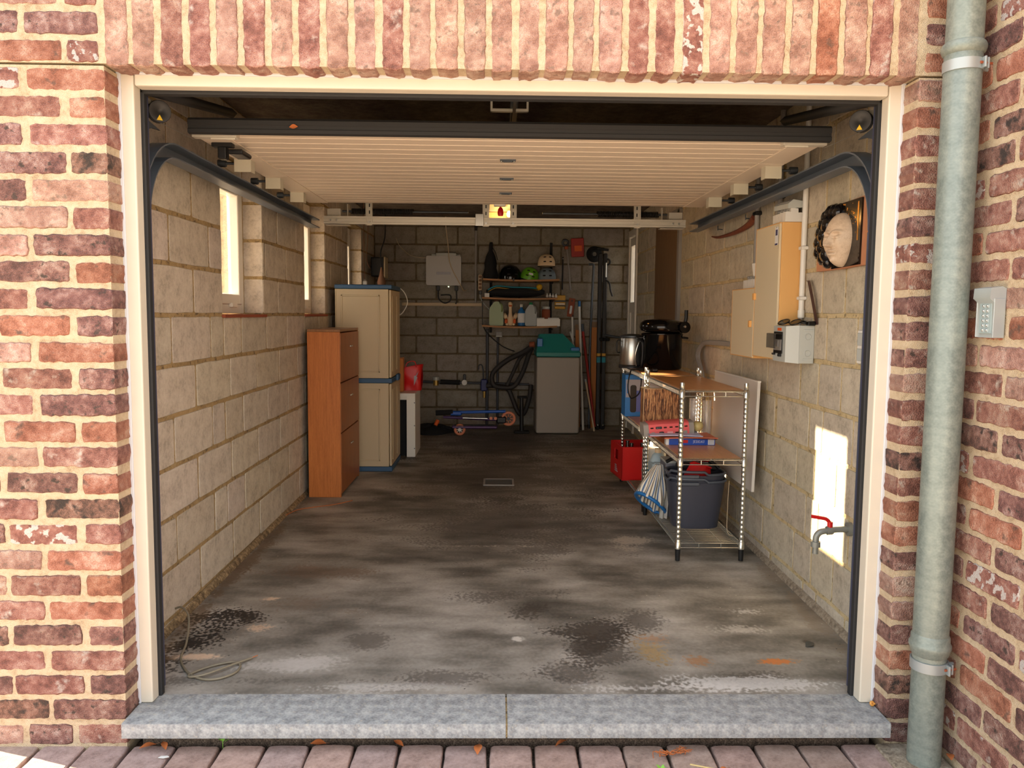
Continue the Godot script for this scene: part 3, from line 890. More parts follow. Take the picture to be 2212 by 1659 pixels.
		pb.lathe([Vector2(0, -0.014), Vector2(0.036, -0.014), Vector2(0.038, -0.010), Vector2(0.033, -0.003), Vector2(0.033, 0.003), Vector2(0.038, 0.010), Vector2(0.036, 0.014), Vector2(0.012, 0.014), Vector2(0.009, 0.010), Vector2(0, 0.010)], 24)
		ob("wheel", pb, M.dark_rubber, p)
		var tb := L()
		var bs := Basis(Quaternion(Vector3.BACK, face))
		tb.x = Transform3D(bs, face * 0.0143)
		tb.prism([Vector2(-0.012, -0.030), Vector2(0.008, -0.030), Vector2(-0.002, -0.012)], 0, 0.0008)
		ob("warning_sticker", tb, M.yellow, p)
		ob("mounting_plate", L().bx(s * 0.018, s * 0.06, -0.005, 0.038, -0.02, 0.012, 0.002), M.door_white, p)
		ob("cable", L().tube([V(-s * 0.0, -0.035, 0.0), V(-s * 0.045, -0.05, -0.2)], 0.0012, 5), M.steel, p)
	# the cross rail at the inner end, its straps, the springs and the opener
	var r := thing("cross_rail", "galvanised cross rail joining the inner ends of the two door tracks", "rail", V(0, 1.915, -2.82))
	var rb := W(r)
	rb.x = rb.x * Transform3D(ax, Vector3.ZERO)
	rb.prism([Vector2(-2.83, 1.89), Vector2(-2.80, 1.89), Vector2(-2.80, 1.902), Vector2(-2.806, 1.904), Vector2(-2.806, 1.926), Vector2(-2.80, 1.928), Vector2(-2.80, 1.941), Vector2(-2.83, 1.941)], -1.205, 1.205, 0.99)
	ob("rail_body", rb, M.galvanised, r)
	for x in [-0.905, -0.13, 0.052, 0.88]:
		var st := W(r)
		st.bx(x - 0.022, x - 0.017, 1.885, 2.32, -2.822, -2.798).bx(x + 0.017, x + 0.022, 1.885, 2.32, -2.822, -2.798).bx(x - 0.02, x + 0.02, 1.885, 2.32, -2.824, -2.82)
		var so := ob("hanger_strap", st, M.galvanised, r)
		for k in 8: ob("slot", W(r).bx(x - 0.004, x + 0.004, 1.96 + 0.045 * k, 1.982 + 0.045 * k, -2.8205, -2.819), M.black, so)
		ob("bolt", W(r).rod(V(x, 1.905, -2.82), V(x, 1.905, -2.795), 0.008, 6), M.steel, so)
	var sp := ob("splice_plate", W(r).bx(-0.2, -0.145, 1.886, 1.965, -2.8, -2.792, 0.002), M.steel, r)
	for x in [-0.188, -0.157]:
		for yy in [1.902, 1.95]: ob("bolt", W(r).rod(V(x, yy, -2.79), V(x, yy, -2.798), 0.007, 6), M.steel, sp)
	for s in [-1.0, 1.0]:
		ob("corner_plate", W(r).bx(s * 1.03, s * 1.19, 1.878, 1.884, -2.84, -2.78, 0.002), M.galvanised, r)
		ob("corner_plate", W(r).bx(s * 1.1, s * 1.19, 1.945, 1.995, -2.9, -2.84, 0.002), M.galvanised, r)
		ob("corner_bolt", W(r).rod(V(s * 1.12, 1.915, -2.81), V(s * 1.12, 1.915, -2.796), 0.007, 6), M.steel, r)
		ob("corner_bolt", W(r).rod(V(s * 1.16, 1.915, -2.81), V(s * 1.16, 1.915, -2.796), 0.007, 6), M.steel, r)
		var side := "left" if s < 0 else "right"
		var q := thing("torsion_spring", "black coil spring on the shaft above the %s half of the cross rail" % side, "spring", V(s * 0.85, 1.98, -2.90))
		ob("shaft", W(q).rod(V(s * 0.25, 1.985, -2.90), V(s * 1.14, 1.985, -2.90), 0.008), M.dark_steel, q)
		var co := []
		for k in 360: co.append(V(s * (0.62 + 0.42 * k / 360.0), 1.985 + 0.017 * sin(k * 0.785 * 1.0), -2.90 + 0.017 * cos(k * 0.785)))
		ob("coil", W(q).tube(co, 0.0042, 5), M.black, q)
		ob("bearing_plate", W(q).bx(s * 1.055, s * 1.062, 1.943, 2.03, -2.93, -2.87, 0.001), M.galvanised, q)
	var o := thing("door_opener", "ceiling mounted garage door opener with a glowing lamp behind the raised door", "door opener", V(-0.02, 2.05, -3.4))
	ob("housing", W(o).bx(-0.12, 0.08, 2.045, 2.16, -3.75, -3.32, 0.012), M.grey_plastic, o)
	ob("lamp_tray", W(o).bx(-0.12, 0.075, 1.985, 2.045, -3.62, -3.335, 0.004), M.lamp_tray, o)
	ob("rail", W(o).bx(-0.004, 0.024, 2.10, 2.14, -3.35, -0.13, 0.002).bx(0.004, 0.016, 2.085, 2.10, -3.35, -0.13), M.dark_steel, o)
	for x in [-0.078, 0.062]:
		ob("rail_hanger", W(o).bx(x - 0.004, x + 0.004, 2.09, 2.32, -0.62, -0.6).bx(minf(x, 0.01), maxf(x, 0.01), 2.088, 2.1, -0.62, -0.598, 0.002), M.galvanised, o)
	ob("release_cord", W(o).rod(V(-0.03, 2.09, -2.62), V(-0.034, 1.985, -2.62), 0.0025, 5), M.red, o)
	var kb := W(o)
	kb.x = kb.x * Transform3D(Basis.IDENTITY, V(-0.034, 1.93, -2.62))
	kb.lathe([Vector2(0, 0), Vector2(0.016, 0.002), Vector2(0.02, 0.02), Vector2(0.016, 0.045), Vector2(0.006, 0.058), Vector2(0, 0.06)], 12)
	ob("release_knob", kb, M.red, o)
	var bb := W(o)
	bb.x = bb.x * Transform3D(Basis.IDENTITY, V(0.03, 2.0, -3.26))
	bb.lathe([Vector2(0, 0), Vector2(0.012, 0.003), Vector2(0.0185, 0.016), Vector2(0.017, 0.03), Vector2(0.009, 0.045), Vector2(0, 0.047)], 14)
	ob("lamp_bulb", bb, M.bulb, o)
	var li := OmniLight3D.new()
	li.name = "bulb_light"
	li.light_color = C(255, 186, 104)
	li.light_energy = 0.035
	li.light_size = 0.02
	li.omni_range = 9.0
	li.omni_attenuation = 2.0
	li.shadow_enabled = true
	li.position = V(0.03, 2.02, -3.22) - o.position
	o.add_child(li)
	var lf := thing("dried_leaf", "small orange dried leaf caught on the raised door's black bottom seal", "leaf", V(-0.795, 1.975, -0.405))
	ob("blade", leaf(0.03, 0.018), M.dry_leaf, lf)
	lf.rotation = V(1.3, 0.4, 0.3)

func leaf(l: float, w: float) -> MB:
	return L().sheet(func(u, v): return V((u - 0.5) * l, 0.25 * l * sin(u * 3.0) * (0.4 + 0.5 * absf(v - 0.5)), (v - 0.5) * w * sin(PI * clampf(u, 0.04, 0.96))), 8, 4)

func left_side() -> void:
	# ---- the tall shoe cabinet with three tilting drawers
	var s := thing("shoe_cabinet", "narrow orange wood cabinet with three tilting drawers against the left wall", "cabinet", V(-1.22, 0.036, -3.19))
	var x0 := -1.335; var x1 := -1.115; var z1 := -2.84; var z0 := -3.55; var y0 := 0.036; var y1 := 1.19
	ob("side_panel", W(s).bx(x0, x1, y0, y1 - 0.018, z1 - 0.018, z1, 0.0015), M.orange_wood, s)
	ob("side_panel", W(s).bx(x0, x1, y0, y1 - 0.018, z0, z0 + 0.018, 0.0015), M.orange_wood, s)
	ob("top_panel", W(s).bx(x0, x1 + 0.002, y1 - 0.018, y1, z0, z1, 0.0015), M.board_wood, s)
	ob("back_panel", W(s).bx(x0, x0 + 0.006, y0, y1 - 0.018, z0 + 0.018, z1 - 0.018), M.board_wood, s)
	ob("bottom_panel", W(s).bx(x0 + 0.006, x1 - 0.02, y0 + 0.01, y0 + 0.028, z0 + 0.018, z1 - 0.018), M.board_wood, s)
	for a in [[0.83, 1.165, 1.065], [0.485, 0.822, 0.71], [0.06, 0.477, 0.36]]:
		var d := ob("drawer_front", W(s).bx(x1 - 0.016, x1 + 0.006, a[0], a[1], z0 + 0.012, z1 - 0.004, 0.002), M.cab_wood, s)
		ob("finger_pull", W(s).bx(x1 + 0.005, x1 + 0.012, a[2] - 0.006, a[2] + 0.004, -3.27, -3.19, 0.002), M.steel, d)
	# ---- the beige plastic cupboard
	var c := thing("storage_cupboard", "tall beige plastic cupboard with blue lid, belt and plinth", "cupboard", V(-1.09, 0.047, -3.96))
	x0 = -1.315; x1 = -0.878; z1 = -3.69; z0 = -4.24
	ob("plinth", W(c).bx(x0 - 0.004, x1 + 0.004, 0.047, 0.086, z0, z1 + 0.004, 0.006), M.blue_plastic, c)
	for h in [[0.086, 0.752], [0.79, 1.488]]:
		var a: float = h[0]; var b: float = h[1]
		var bd := ob("body", W(c).bx(x0, x1 - 0.022, a, b, z0, z1, 0.004), M.beige_plastic, c)
		# raised rims of the side panel that faces the doorway
		var r := W(c)
		for e in [[x0 + 0.045, x1 - 0.09, a + 0.045, b - 0.045]]:
			for q in [[e[0], e[1], e[2], e[2] + 0.012], [e[0], e[1], e[3] - 0.012, e[3]], [e[0], e[0] + 0.012, e[2], e[3]], [e[1] - 0.012, e[1], e[2], e[3]]]:
				r.bx(q[0], q[1], q[2], q[3], z1 - 0.002, z1 + 0.0045, 0.002)
		r.bx(x0, x0 + 0.01, a, b, z1 - 0.002, z1 + 0.004, 0.002)
		ob("side_moulding", r, M.beige_plastic, bd)
		for k in 2:
			var za := z1 - 0.004 - k * 0.272
			var d := ob("door", W(c).bx(x1 - 0.02, x1, a + 0.004, b - 0.004, za - 0.268, za, 0.006), M.beige_plastic, c)
			ob("door_panel", W(c).bx(x1 - 0.001, x1 + 0.005, a + 0.05, b - 0.05, za - 0.225, za - 0.045, 0.004), M.beige_plastic, d)
	ob("belt", W(c).bx(x0 - 0.004, x1 + 0.004, 0.752, 0.79, z0, z1 + 0.004, 0.006), M.blue_plastic, c)
	ob("handle", W(c).bx(x1, x1 + 0.03, 0.752, 0.81, -4.02, -3.92, 0.012), M.blue_plastic, c)
	ob("lid", W(c).bx(x0 - 0.006, x1 + 0.006, 1.488, 1.523, z0, z1 + 0.006, 0.008), M.blue_plastic, c)
	var wp := thing("adapter_plug", "small white plug adapter on the blue lid of the cupboard", "plug", V(-1.124, 1.523, -3.95))
	ob("body", L().bx(-0.018, 0.018, 0, 0.036, -0.015, 0.015, 0.006), M.white_plastic, wp)
	ob("pin", L().rod(V(-0.006, 0.036, 0), V(-0.006, 0.046, 0), 0.002, 6).rod(V(0.006, 0.036, 0), V(0.006, 0.046, 0), 0.002, 6), M.steel, wp)
	var wc := thing("white_cable", "white cable looping out behind the right edge of the beige cupboard", "cable", V(-0.85, 1.4, -4.27))
	ob("sheath", W(wc).tube(curve([V(-0.92, 1.53, -4.27), V(-0.864, 1.503, -4.26), V(-0.828, 1.45, -4.26), V(-0.818, 1.38, -4.26), V(-0.865, 1.30, -4.27), V(-0.93, 1.27, -4.28)]), 0.0035, 6), M.white_plastic, wc)
	# ---- things behind the cupboard
	var b := thing("white_cabinet", "low white cabinet with an open black front behind the beige cupboard", "cabinet", V(-1.0, 0.055, -4.55))
	ob("carcass", W(b).bx(-1.25, -0.755, 0.585, 0.612, -4.75, -4.3, 0.002).bx(-0.83, -0.755, 0.055, 0.586, -4.32, -4.3, 0.002).bx(-0.775, -0.755, 0.055, 0.586, -4.75, -4.32, 0.002).bx(-1.25, -1.23, 0.055, 0.586, -4.75, -4.3, 0.002).bx(-1.23, -0.83, 0.555, 0.586, -4.32, -4.3, 0.002), M.white_plastic, b)
	ob("dark_inside", W(b).bx(-1.23, -0.776, 0.056, 0.57, -4.75, -4.36), M.black_matt, b)
	var scr := W(b)
	for y in [0.53, 0.33, 0.13]: scr.rod(V(-0.762, y, -4.301), V(-0.762, y, -4.297), 0.005, 8)
	ob("screw", scr, M.dark_steel, b)
	var k := thing("cardboard_box", "upright orange brown cardboard box on the low white cabinet", "box", V(-0.93, 0.612, -4.47))
	ob("carton", L().bx(-0.06, 0.055, 0, 0.295, -0.06, 0.04, 0.003), M.cardboard, k)
	ob("flap", L().bx(-0.06, 0.055, 0.295, 0.299, -0.06, -0.01, 0.001), M.cardboard, k)
	var rc := thing("shopping_bag", "red plastic carrier bag with a pale printed logo on the white cabinet", "bag", V(-0.82, 0.612, -4.62))
	ob("bag_body", L().sheet(func(u, v):
		var a: float = u * TAU
		var ex: float = 0.085 + 0.02 * v
		var ez := 0.07
		var sq: float = pow(pow(absf(cos(a)), 4.0) + pow(absf(sin(a)), 4.0), -0.25)
		return V(cos(a) * sq * ex + 0.008 * sin(9 * u + 4 * v), v * (0.215 + 0.022 * cos(a)), -sin(a) * sq * ez + 0.006 * sin(14 * u + 7 * v)), 40, 8), M.red, rc)
	var lg := L()
	lg.prism([Vector2(0.028, 0.045), Vector2(0.06, 0.12), Vector2(0.05, 0.125), Vector2(0.075, 0.18), Vector2(0.045, 0.135), Vector2(0.03, 0.132)], 0.0725, 0.0775)
	ob("printed_logo", lg, M.label_grey, rc)
	ob("carry_handle", L().tube(curve([V(-0.05, 0.2, 0.07), V(-0.03, 0.25, 0.06), V(0.03, 0.26, 0.05), V(0.05, 0.21, 0.07)]), 0.004, 6), M.red, rc)
	# ---- cords that hang from the rail above, the loudspeaker in the corner
	var hc := thing("hanging_cord", "pair of thin brown cords hanging behind the cross rail above the cupboard", "cord", V(-1.22, 1.7, -4.6))
	ob("strand", W(hc).tube(curve([V(-1.238, 2.32, -4.6), V(-1.239, 1.9, -4.6), V(-1.236, 1.6, -4.6)]), 0.004, 6), M.brown_cord, hc)
	ob("strand", W(hc).tube(curve([V(-1.201, 2.32, -4.6), V(-1.203, 2.0, -4.6), V(-1.215, 1.78, -4.6), V(-1.19, 1.7, -4.62)]), 0.004, 6), M.brown_cord, hc)
	var sp := thing("loudspeaker", "black loudspeaker box with a pale side baffle in the far left corner", "speaker", V(-1.25, 1.67, -5.68))
	ob("cabinet", W(sp).bx(-1.335, -1.205, 1.672, 1.865, -5.78, -5.6, 0.004), M.black_matt, sp)
	ob("baffle", W(sp).bx(-1.205, -1.19, 1.66, 1.87, -5.8, -5.59, 0.003), M.beige_plastic, sp)
	ob("wall_arm", W(sp).rod(V(-1.3, 1.75, -5.75), V(-1.37, 1.78, -5.85), 0.012), M.black, sp)
	ob("grille", W(sp).bx(-1.328, -1.212, 1.68, 1.857, -5.602, -5.596, 0.003), M.black, sp)
	var rg := thing("rag_bundle", "brown rag and black cord bundle hanging left of the loudspeaker", "rag", V(-1.19, 1.6, -5.3))
	ob("cord", W(rg).tube(curve([V(-1.16, 2.3, -5.4), V(-1.165, 2.05, -5.4), V(-1.2, 1.9, -5.36), V(-1.19, 1.75, -5.33)]), 0.006, 6), M.black_matt, rg)
	var cl := W(rg)
	cl.x = cl.x * Transform3D(Basis.IDENTITY, V(-1.19, 1.52, -5.33))
	cl.lathe([Vector2(0.0, 0), Vector2(0.035, 0.01), Vector2(0.042, 0.09), Vector2(0.022, 0.15), Vector2(0.006, 0.23)], 10)
	ob("rag", cl, M.brown_cord, rg)

func jug(called: String, label: String, at: Vector3, w: float, h: float, liquid: Color, cap: Color, group := "") -> void:
	var t := thing(called, label, "jug", at, Vector3.ZERO, group)
	var b := L()
	var hw := w * 0.5
	b.prism(_jug_outline(hw, h), -0.055, 0.055, 0.6)
	ob("body", b, flat("jug_plastic", liquid, 0.35), t)
	ob("cap", L().lathe([Vector2(0, h - 0.02), Vector2(hw * 0.3, h - 0.02), Vector2(hw * 0.3, h + 0.012), Vector2(hw * 0.26, h + 0.016), Vector2(0, h + 0.016)], 14), flat("jug_cap", cap, 0.4), t)
	ob("handle", L().tube(curve([V(hw * 0.3, h * 0.9, 0.03), V(hw * 0.7, h * 0.86, 0.062), V(hw * 0.8, h * 0.68, 0.062), V(hw * 0.75, h * 0.55, 0.045)]), 0.009, 8), M.jug_plastic, t)

func _jug_outline(hw: float, h: float) -> Array:
	return [Vector2(-hw + 0.012, 0), Vector2(hw - 0.012, 0), Vector2(hw, 0.012), Vector2(hw, h * 0.62), Vector2(hw * 0.9, h * 0.74), Vector2(hw * 0.35, h * 0.95), Vector2(hw * 0.25, h * 0.97), Vector2(-hw * 0.25, h * 0.97), Vector2(-hw * 0.35, h * 0.95), Vector2(-hw * 0.9, h * 0.74), Vector2(-hw, h * 0.62), Vector2(-hw, 0.012)]

func helmet(called: String, label: String, at: Vector3, turn: Vector3, col: Material, size: float, sticker := false) -> void:
	var t := thing(called, label, "helmet", at, turn, "skate helmets on the wall shelf")
	var b := L()
	var s := size
	ob("shell", b.lathe([Vector2(0.80 * s, -0.02 * s), Vector2(0.98 * s, 0.0), Vector2(1.0 * s, 0.25 * s), Vector2(0.97 * s, 0.6 * s), Vector2(0.84 * s, 0.95 * s), Vector2(0.6 * s, 1.22 * s), Vector2(0.3 * s, 1.36 * s), Vector2(0.0, 1.4 * s)], 28), col, t)
	for p in [[0.34, 0.5], [-0.34, 0.5], [0.3, 1.0], [-0.3, 1.0]]:
		var r: float = lerpf(1.0, 0.8, clampf((p[1] - 0.5) * 2.0, 0.0, 1.0))
		var n := V(p[0] * 1.0, 0.15 + (p[1] - 0.5) * 0.9, 0.9).normalized()
		var vb := L()
		vb.x = Transform3D(Basis(Quaternion(Vector3.BACK, n)), V(p[0] * s * 1.0, p[1] * s, sqrt(maxf(0.01, r * r - p[0] * p[0])) * s))
		vb.prism(rrect(0.3 * s, 0.12 * s, 0.05 * s, 3), -0.01, 0.003)
		ob("vent", vb, M.black_matt, t)
	if sticker:
		var sb := L()
		sb.x = Transform3D(Basis(Quaternion(Vector3.BACK, V(0.0, 0.25, 1).normalized())), V(0.02 * s, 0.72 * s, 0.955 * s))
		sb.prism(rrect(0.5 * s, 0.22 * s, 0.1 * s, 3), -0.006, 0.004)
		ob("sticker", sb, M.label_white, t)
	ob("rim", L().lathe([Vector2(0.97 * s, -0.04 * s), Vector2(1.0 * s, -0.02 * s), Vector2(1.0 * s, 0.03 * s), Vector2(0.98 * s, 0.05 * s)], 28), M.black, t)

func back_wall_things() -> void:
	# ---- white electrical box with its cables
	var e := thing("inverter_box", "white electrical box with rounded corners and plugs on the back wall", "electrical box", V(-0.624, 1.76, -6.1))
	var b := W(e)
	b.x = b.x * Transform3D(Basis.IDENTITY, V(-0.624, 1.757, 0))
	b.prism(rrect(0.372, 0.312, 0.02, 4), -6.06, -5.97, 0.7)
	ob("housing", b, M.box_white, e)
	ob("top_cover", W(e).bx(-0.71, -0.49, 1.905, 1.948, -6.1, -6.0, 0.008), M.grey_plastic, e)
	ob("back_plate", W(e).bx(-0.76, -0.45, 1.62, 1.935, -6.1, -6.06, 0.004), M.grey_plastic, e)
	ob("name_plate", W(e).bx(-0.70, -0.55, 1.715, 1.742, -5.972, -5.968, 0.001), M.label_grey, e)
	for x in [-0.685, -0.49]:
		ob("plug", W(e).bx(x - 0.018, x + 0.018, 1.545, 1.6, -6.05, -6.01, 0.006), M.black, e)
	var led := W(e)
	led.rod(V(-0.573, 1.588, -6.02), V(-0.573, 1.588, -5.99), 0.006, 8)
	ob("indicator_lamp", led, M.led, e)
	var cb := thing("black_cable", "black cable hanging in a loop under the white electrical box", "cable", V(-0.65, 1.5, -6.07))
	ob("sheath", W(cb).tube(curve([V(-0.685, 1.55, -6.05), V(-0.68, 1.46, -6.06), V(-0.62, 1.415, -6.06), V(-0.56, 1.44, -6.06), V(-0.56, 1.5, -6.06), V(-0.66, 1.5, -6.06)]), 0.007, 6), M.black, cb)
	ob("sheath", W(cb).tube([V(-0.49, 1.55, -6.05), V(-0.488, 1.43, -6.06), V(-0.50, 1.405, -6.06)], 0.007, 6), M.black, cb)
	var gc := thing("beige_cord", "beige cord dropping in front of the white electrical box", "cord", V(-0.57, 1.9, -5.93))
	ob("sheath", W(gc).tube(curve([V(-0.6, 2.32, -5.95), V(-0.598, 2.22, -5.93), V(-0.575, 2.03, -5.93), V(-0.55, 1.82, -5.93), V(-0.44, 1.6, -5.97), V(-0.41, 1.55, -6.03), V(-0.38, 1.56, -6.07)]), 0.005, 6), M.cord_beige, gc)
	var wv := thing("thin_wire", "thin pale wire sagging along the back wall to the white box", "wire", V(-1.0, 2.0, -6.08))
	ob("strand", W(wv).tube(curve([V(-1.14, 2.1, -6.07), V(-1.1, 2.02, -6.07), V(-1.0, 1.93, -6.07), V(-0.9, 1.9, -6.07), V(-0.8, 1.895, -6.07)]), 0.003, 5), M.cord_beige, wv)
	var tr := thing("cable_trunking", "pale cable trunking running level across the back wall", "trunking", V(-0.64, 1.40, -6.1))
	ob("channel", W(tr).bx(-1.08, -0.22, 1.383, 1.418, -6.1, -6.068, 0.003), M.cord_beige, tr)
	ob("cover", W(tr).bx(-1.08, -0.22, 1.388, 1.396, -6.07, -6.063, 0.002).bx(-1.08, -0.22, 1.405, 1.413, -6.07, -6.063, 0.002), M.cord_beige, tr)
	var cp := thing("conduit_pipe", "upright grey conduit pipe between white box and wall shelf", "conduit", V(-0.285, 1.44, -6.085))
	ob("pipe", W(cp).rod(V(-0.285, 1.425, -6.083), V(-0.285, 2.2, -6.083), 0.011, 10), M.grey_pipe, cp)
	ob("end_sleeve", W(cp).rod(V(-0.285, 2.19, -6.083), V(-0.285, 2.32, -6.083), 0.015, 10), M.black, cp)
	var ps := thing("power_strip", "white four way power strip hanging beside the wall shelf", "power strip", V(-0.235, 1.55, -5.98))
	ob("strip", L().bx(-0.022, 0.022, 0, 0.17, -0.02, 0.02, 0.01), M.cord_beige, ps)
	for k in 4:
		var sb := L()
		sb.rod(V(0, 0.03 + 0.038 * k, 0.017), V(0, 0.03 + 0.038 * k, 0.0225), 0.015, 14)
		ob("socket", sb, M.brown_cord, ps)
	ob("plug", L().bx(-0.015, 0.02, -0.04, 0.0, -0.012, 0.012, 0.006), M.black, ps)
	ob("lead", L().tube(curve([V(0, -0.04, 0), V(0.01, -0.09, 0), V(0.05, -0.15, 0), V(0.1, -0.2, 0.02)]), 0.004, 6), M.grey_plastic, ps)
	# ---- wall shelf of three boards
	var ws := thing("wall_shelf", "wall shelf of three thin wooden boards on black uprights", "shelf", V(0.19, 1.15, -6.1))
	for x in [-0.12, 0.525]:
		ob("upright", W(ws).bx(x - 0.014, x + 0.014, 1.1, 2.07, -6.1, -6.08, 0.003), M.black_matt, ws)
	for a in [[1.655, -0.205, 0.598], [1.462, -0.21, 0.575], [1.168, -0.21, 0.58]]:
		var sag := L()
		sag.x = ws.transform.affine_inverse()
		var lo := []
		for k in 9: lo.append(Vector2(lerpf(a[1], a[2], k / 8.0), a[0] + 0.018 - 0.012 * sin(PI * k / 8.0)))
		for k in range(8, -1, -1): lo.append(Vector2(lerpf(a[1], a[2], k / 8.0), a[0] - 0.012 * sin(PI * k / 8.0)))
		sag.prism(lo, -6.08, -5.8)
		var bd := ob("board", sag, M.shelf_wood, ws)
		for x in [-0.12, 0.525]: ob("bracket", W(ws).bx(x - 0.01, x + 0.01, a[0] - 0.03, a[0] - 0.012, -6.08, -5.84, 0.003), M.black_matt, bd)
	ob("front_strap", W(ws).bx(0.11, 0.125, 1.645, 1.68, -5.806, -5.796, 0.002), M.black, ws)
	ob("edge_wire", W(ws).rod(V(-0.205, 1.168, -5.81), V(-0.205, 1.46, -5.81), 0.004, 6), M.black, ws)
	# on the shelf, from the top
	var bg := thing("black_bag", "black pointed bag with a drawn up top on the shelf's left end", "bag", V(-0.125, 1.668, -5.95))
	var bb := L()
	bb.lathe([Vector2(0, 0), Vector2(0.075, 0.0), Vector2(0.08, 0.05), Vector2(0.062, 0.12), Vector2(0.066, 0.17), Vector2(0.05, 0.24), Vector2(0.022, 0.30), Vector2(0.018, 0.36), Vector2(0.012, 0.385), Vector2(0, 0.39)], 14)
	ob("cloth", bb, M.black_matt, bg)
	ob("drawstring", L().tube(curve([V(0.02, 0.33, 0.02), V(0.05, 0.28, 0.05), V(0.075, 0.2, 0.05)]), 0.004, 6), M.black, bg)
	helmet("helmet", "black helmet left of the green helmet on the top shelf board", V(0.085, 1.662, -5.93), V(0, 0.2, 0), M.black_gloss, 0.115)
	helmet("helmet", "bright green helmet with a small sticker standing on its edge", V(0.28, 1.665, -5.93), V(0.1, 0, -0.25), M.green, 0.098, true)
	helmet("helmet", "blue grey helmet on the shelf under the cream helmet", V(0.472, 1.66, -5.93), V(0, 0, 0), M.grey_blue, 0.098)
	helmet("helmet", "cream helmet resting on top of the blue grey helmet", V(0.466, 1.808, -5.93), V(0, 0.1, 0), M.cream_helmet, 0.094)
	var sk := thing("sport_bag", "long black sports bag with a turquoise and yellow stripe on the middle board", "bag", V(0.12, 1.478, -5.93))
	var kb := L()
	kb.x = Transform3D(Basis(V(0, 1, 0), V(-1, 0, 0), V(0, 0, 1)).inverse(), V(-0.28, 0.0, 0)) * Transform3D(Basis.IDENTITY, Vector3.ZERO)
	ob("bag_body", L().sheet(func(u, v):
		var a: float = u * TAU
		var env: float = pow(sin(PI * clampf(v, 0.015, 0.985)), 0.35)
		return V(-0.29 + v * 0.62, 0.058 + sin(a) * 0.058 * env, cos(a) * 0.09 * env), 20, 24), M.black_matt, sk)
	for q in [[0.107, 0.016, M.turquoise], [0.088, 0.008, M.dull_yellow]]:
		ob("stripe", L().tube(curve([V(-0.27, q[0] - 0.03, 0.05), V(-0.18, q[0] + 0.01, 0.062), V(-0.02, q[0], 0.068), V(0.14, q[0] - 0.002, 0.066), V(0.27, q[0] - 0.01, 0.05)]), q[1] * 0.5, 6), q[2], sk)
	var yb := thing("ball", "small yellow ball resting on the black sports bag", "ball", V(0.392, 1.59, -5.87))
	ob("ball_body", L().lathe(_ball(0.032, 12), 20), M.ball_yellow, yb)
	ob("seam", L().tube(_ring(0.0322, 24, V(0.3, 1, 0.2)), 0.0012, 4, true), M.dull_yellow, yb)
	var wb := thing("small_carton", "small white carton at the left end of the middle board", "box", V(-0.16, 1.478, -5.88))
	ob("carton", L().bx(-0.025, 0.025, 0, 0.042, -0.03, 0.03, 0.002), M.white_plastic, wb)
	ob("lid_flap", L().bx(-0.024, 0.024, 0.042, 0.0435, -0.029, 0.029), M.label_grey, wb)
	for k in 4:
		var lb := thing("light_bulb", ["first white light bulb from the left in the row right of the sports bag", "second white light bulb from the left in the row right of the sports bag", "third white light bulb in the row right of the sports bag", "last white light bulb in the row, nearest the yellow packet"][k], "light bulb", V(0.475 + 0.031 * k, 1.478, -5.88), V(0, 0, 0), "light bulbs on the middle board")
		ob("glass_globe", L().lathe([Vector2(0, 0.0), Vector2(0.011, 0.004), Vector2(0.0145, 0.014), Vector2(0.012, 0.026), Vector2(0.007, 0.034), Vector2(0, 0.034)], 12), M.white_plastic, lb)
		ob("screw_cap", L().lathe([Vector2(0.007, 0.033), Vector2(0.0075, 0.036), Vector2(0.007, 0.046), Vector2(0.003, 0.05), Vector2(0, 0.05)], 10), M.steel, lb)
	jug("liquid_jug", "jug of yellow green liquid at the left end of the bottom board", V(-0.06, 1.179, -5.93), 0.15, 0.262, C(128, 146, 84), C(120, 80, 60))
	jug("clear_jug", "greyish jug with a green cap right of the blue bottle", V(0.306, 1.179, -5.93), 0.124, 0.232, C(136, 140, 136), C(30, 150, 90))
	var dk := thing("goose_figure", "cream goose figurine with orange beak and feet on the bottom board", "figurine", V(0.088, 1.178, -5.9))
	ob("body", L().lathe([Vector2(0, 0), Vector2(0.035, 0.004), Vector2(0.044, 0.03), Vector2(0.04, 0.065), Vector2(0.026, 0.1), Vector2(0.018, 0.14), Vector2(0.017, 0.19), Vector2(0.022, 0.21), Vector2(0.026, 0.228), Vector2(0.02, 0.248), Vector2(0, 0.254)], 18), M.cream_helmet, dk)
	ob("beak", L().box(V(0, 0.212, 0.03), V(0.036, 0.016, 0.04), 0.007), M.orange, dk)
	for s in [-1.0, 1.0]:
		var wgb := L()
		wgb.x = Transform3D(Basis(Vector3.BACK, -s * 0.25).scaled_local(V(0.6, 1.25, 0.7)), V(s * 0.052, 0.1, 0.0))
		wgb.lathe(_ball(0.034, 8), 12)
		ob("wing", wgb, M.cream_helmet, dk)
		ob("foot", L().box(V(s * 0.045, 0.05, 0.035), V(0.03, 0.05, 0.03), 0.01), M.orange, dk)
		ob("toe", L().box(V(s * 0.035, 0.016, 0.038), V(0.034, 0.03, 0.04), 0.012), M.cream_helmet, dk)
	ob("waistcoat", L().lathe([Vector2(0.0445, 0.06), Vector2(0.043, 0.08), Vector2(0.031, 0.108)], 18, PI), M.navy, dk)
	var bt := thing("blue_bottle", "blue bottle with a white cap and white label on the bottom board", "bottle", V(0.205, 1.178, -5.9))
	ob("body", L().lathe([Vector2(0, 0), Vector2(0.037, 0.002), Vector2(0.039, 0.01), Vector2(0.039, 0.145), Vector2(0.03, 0.17), Vector2(0.014, 0.182), Vector2(0.013, 0.2)], 20), M.blue_plastic2, bt)
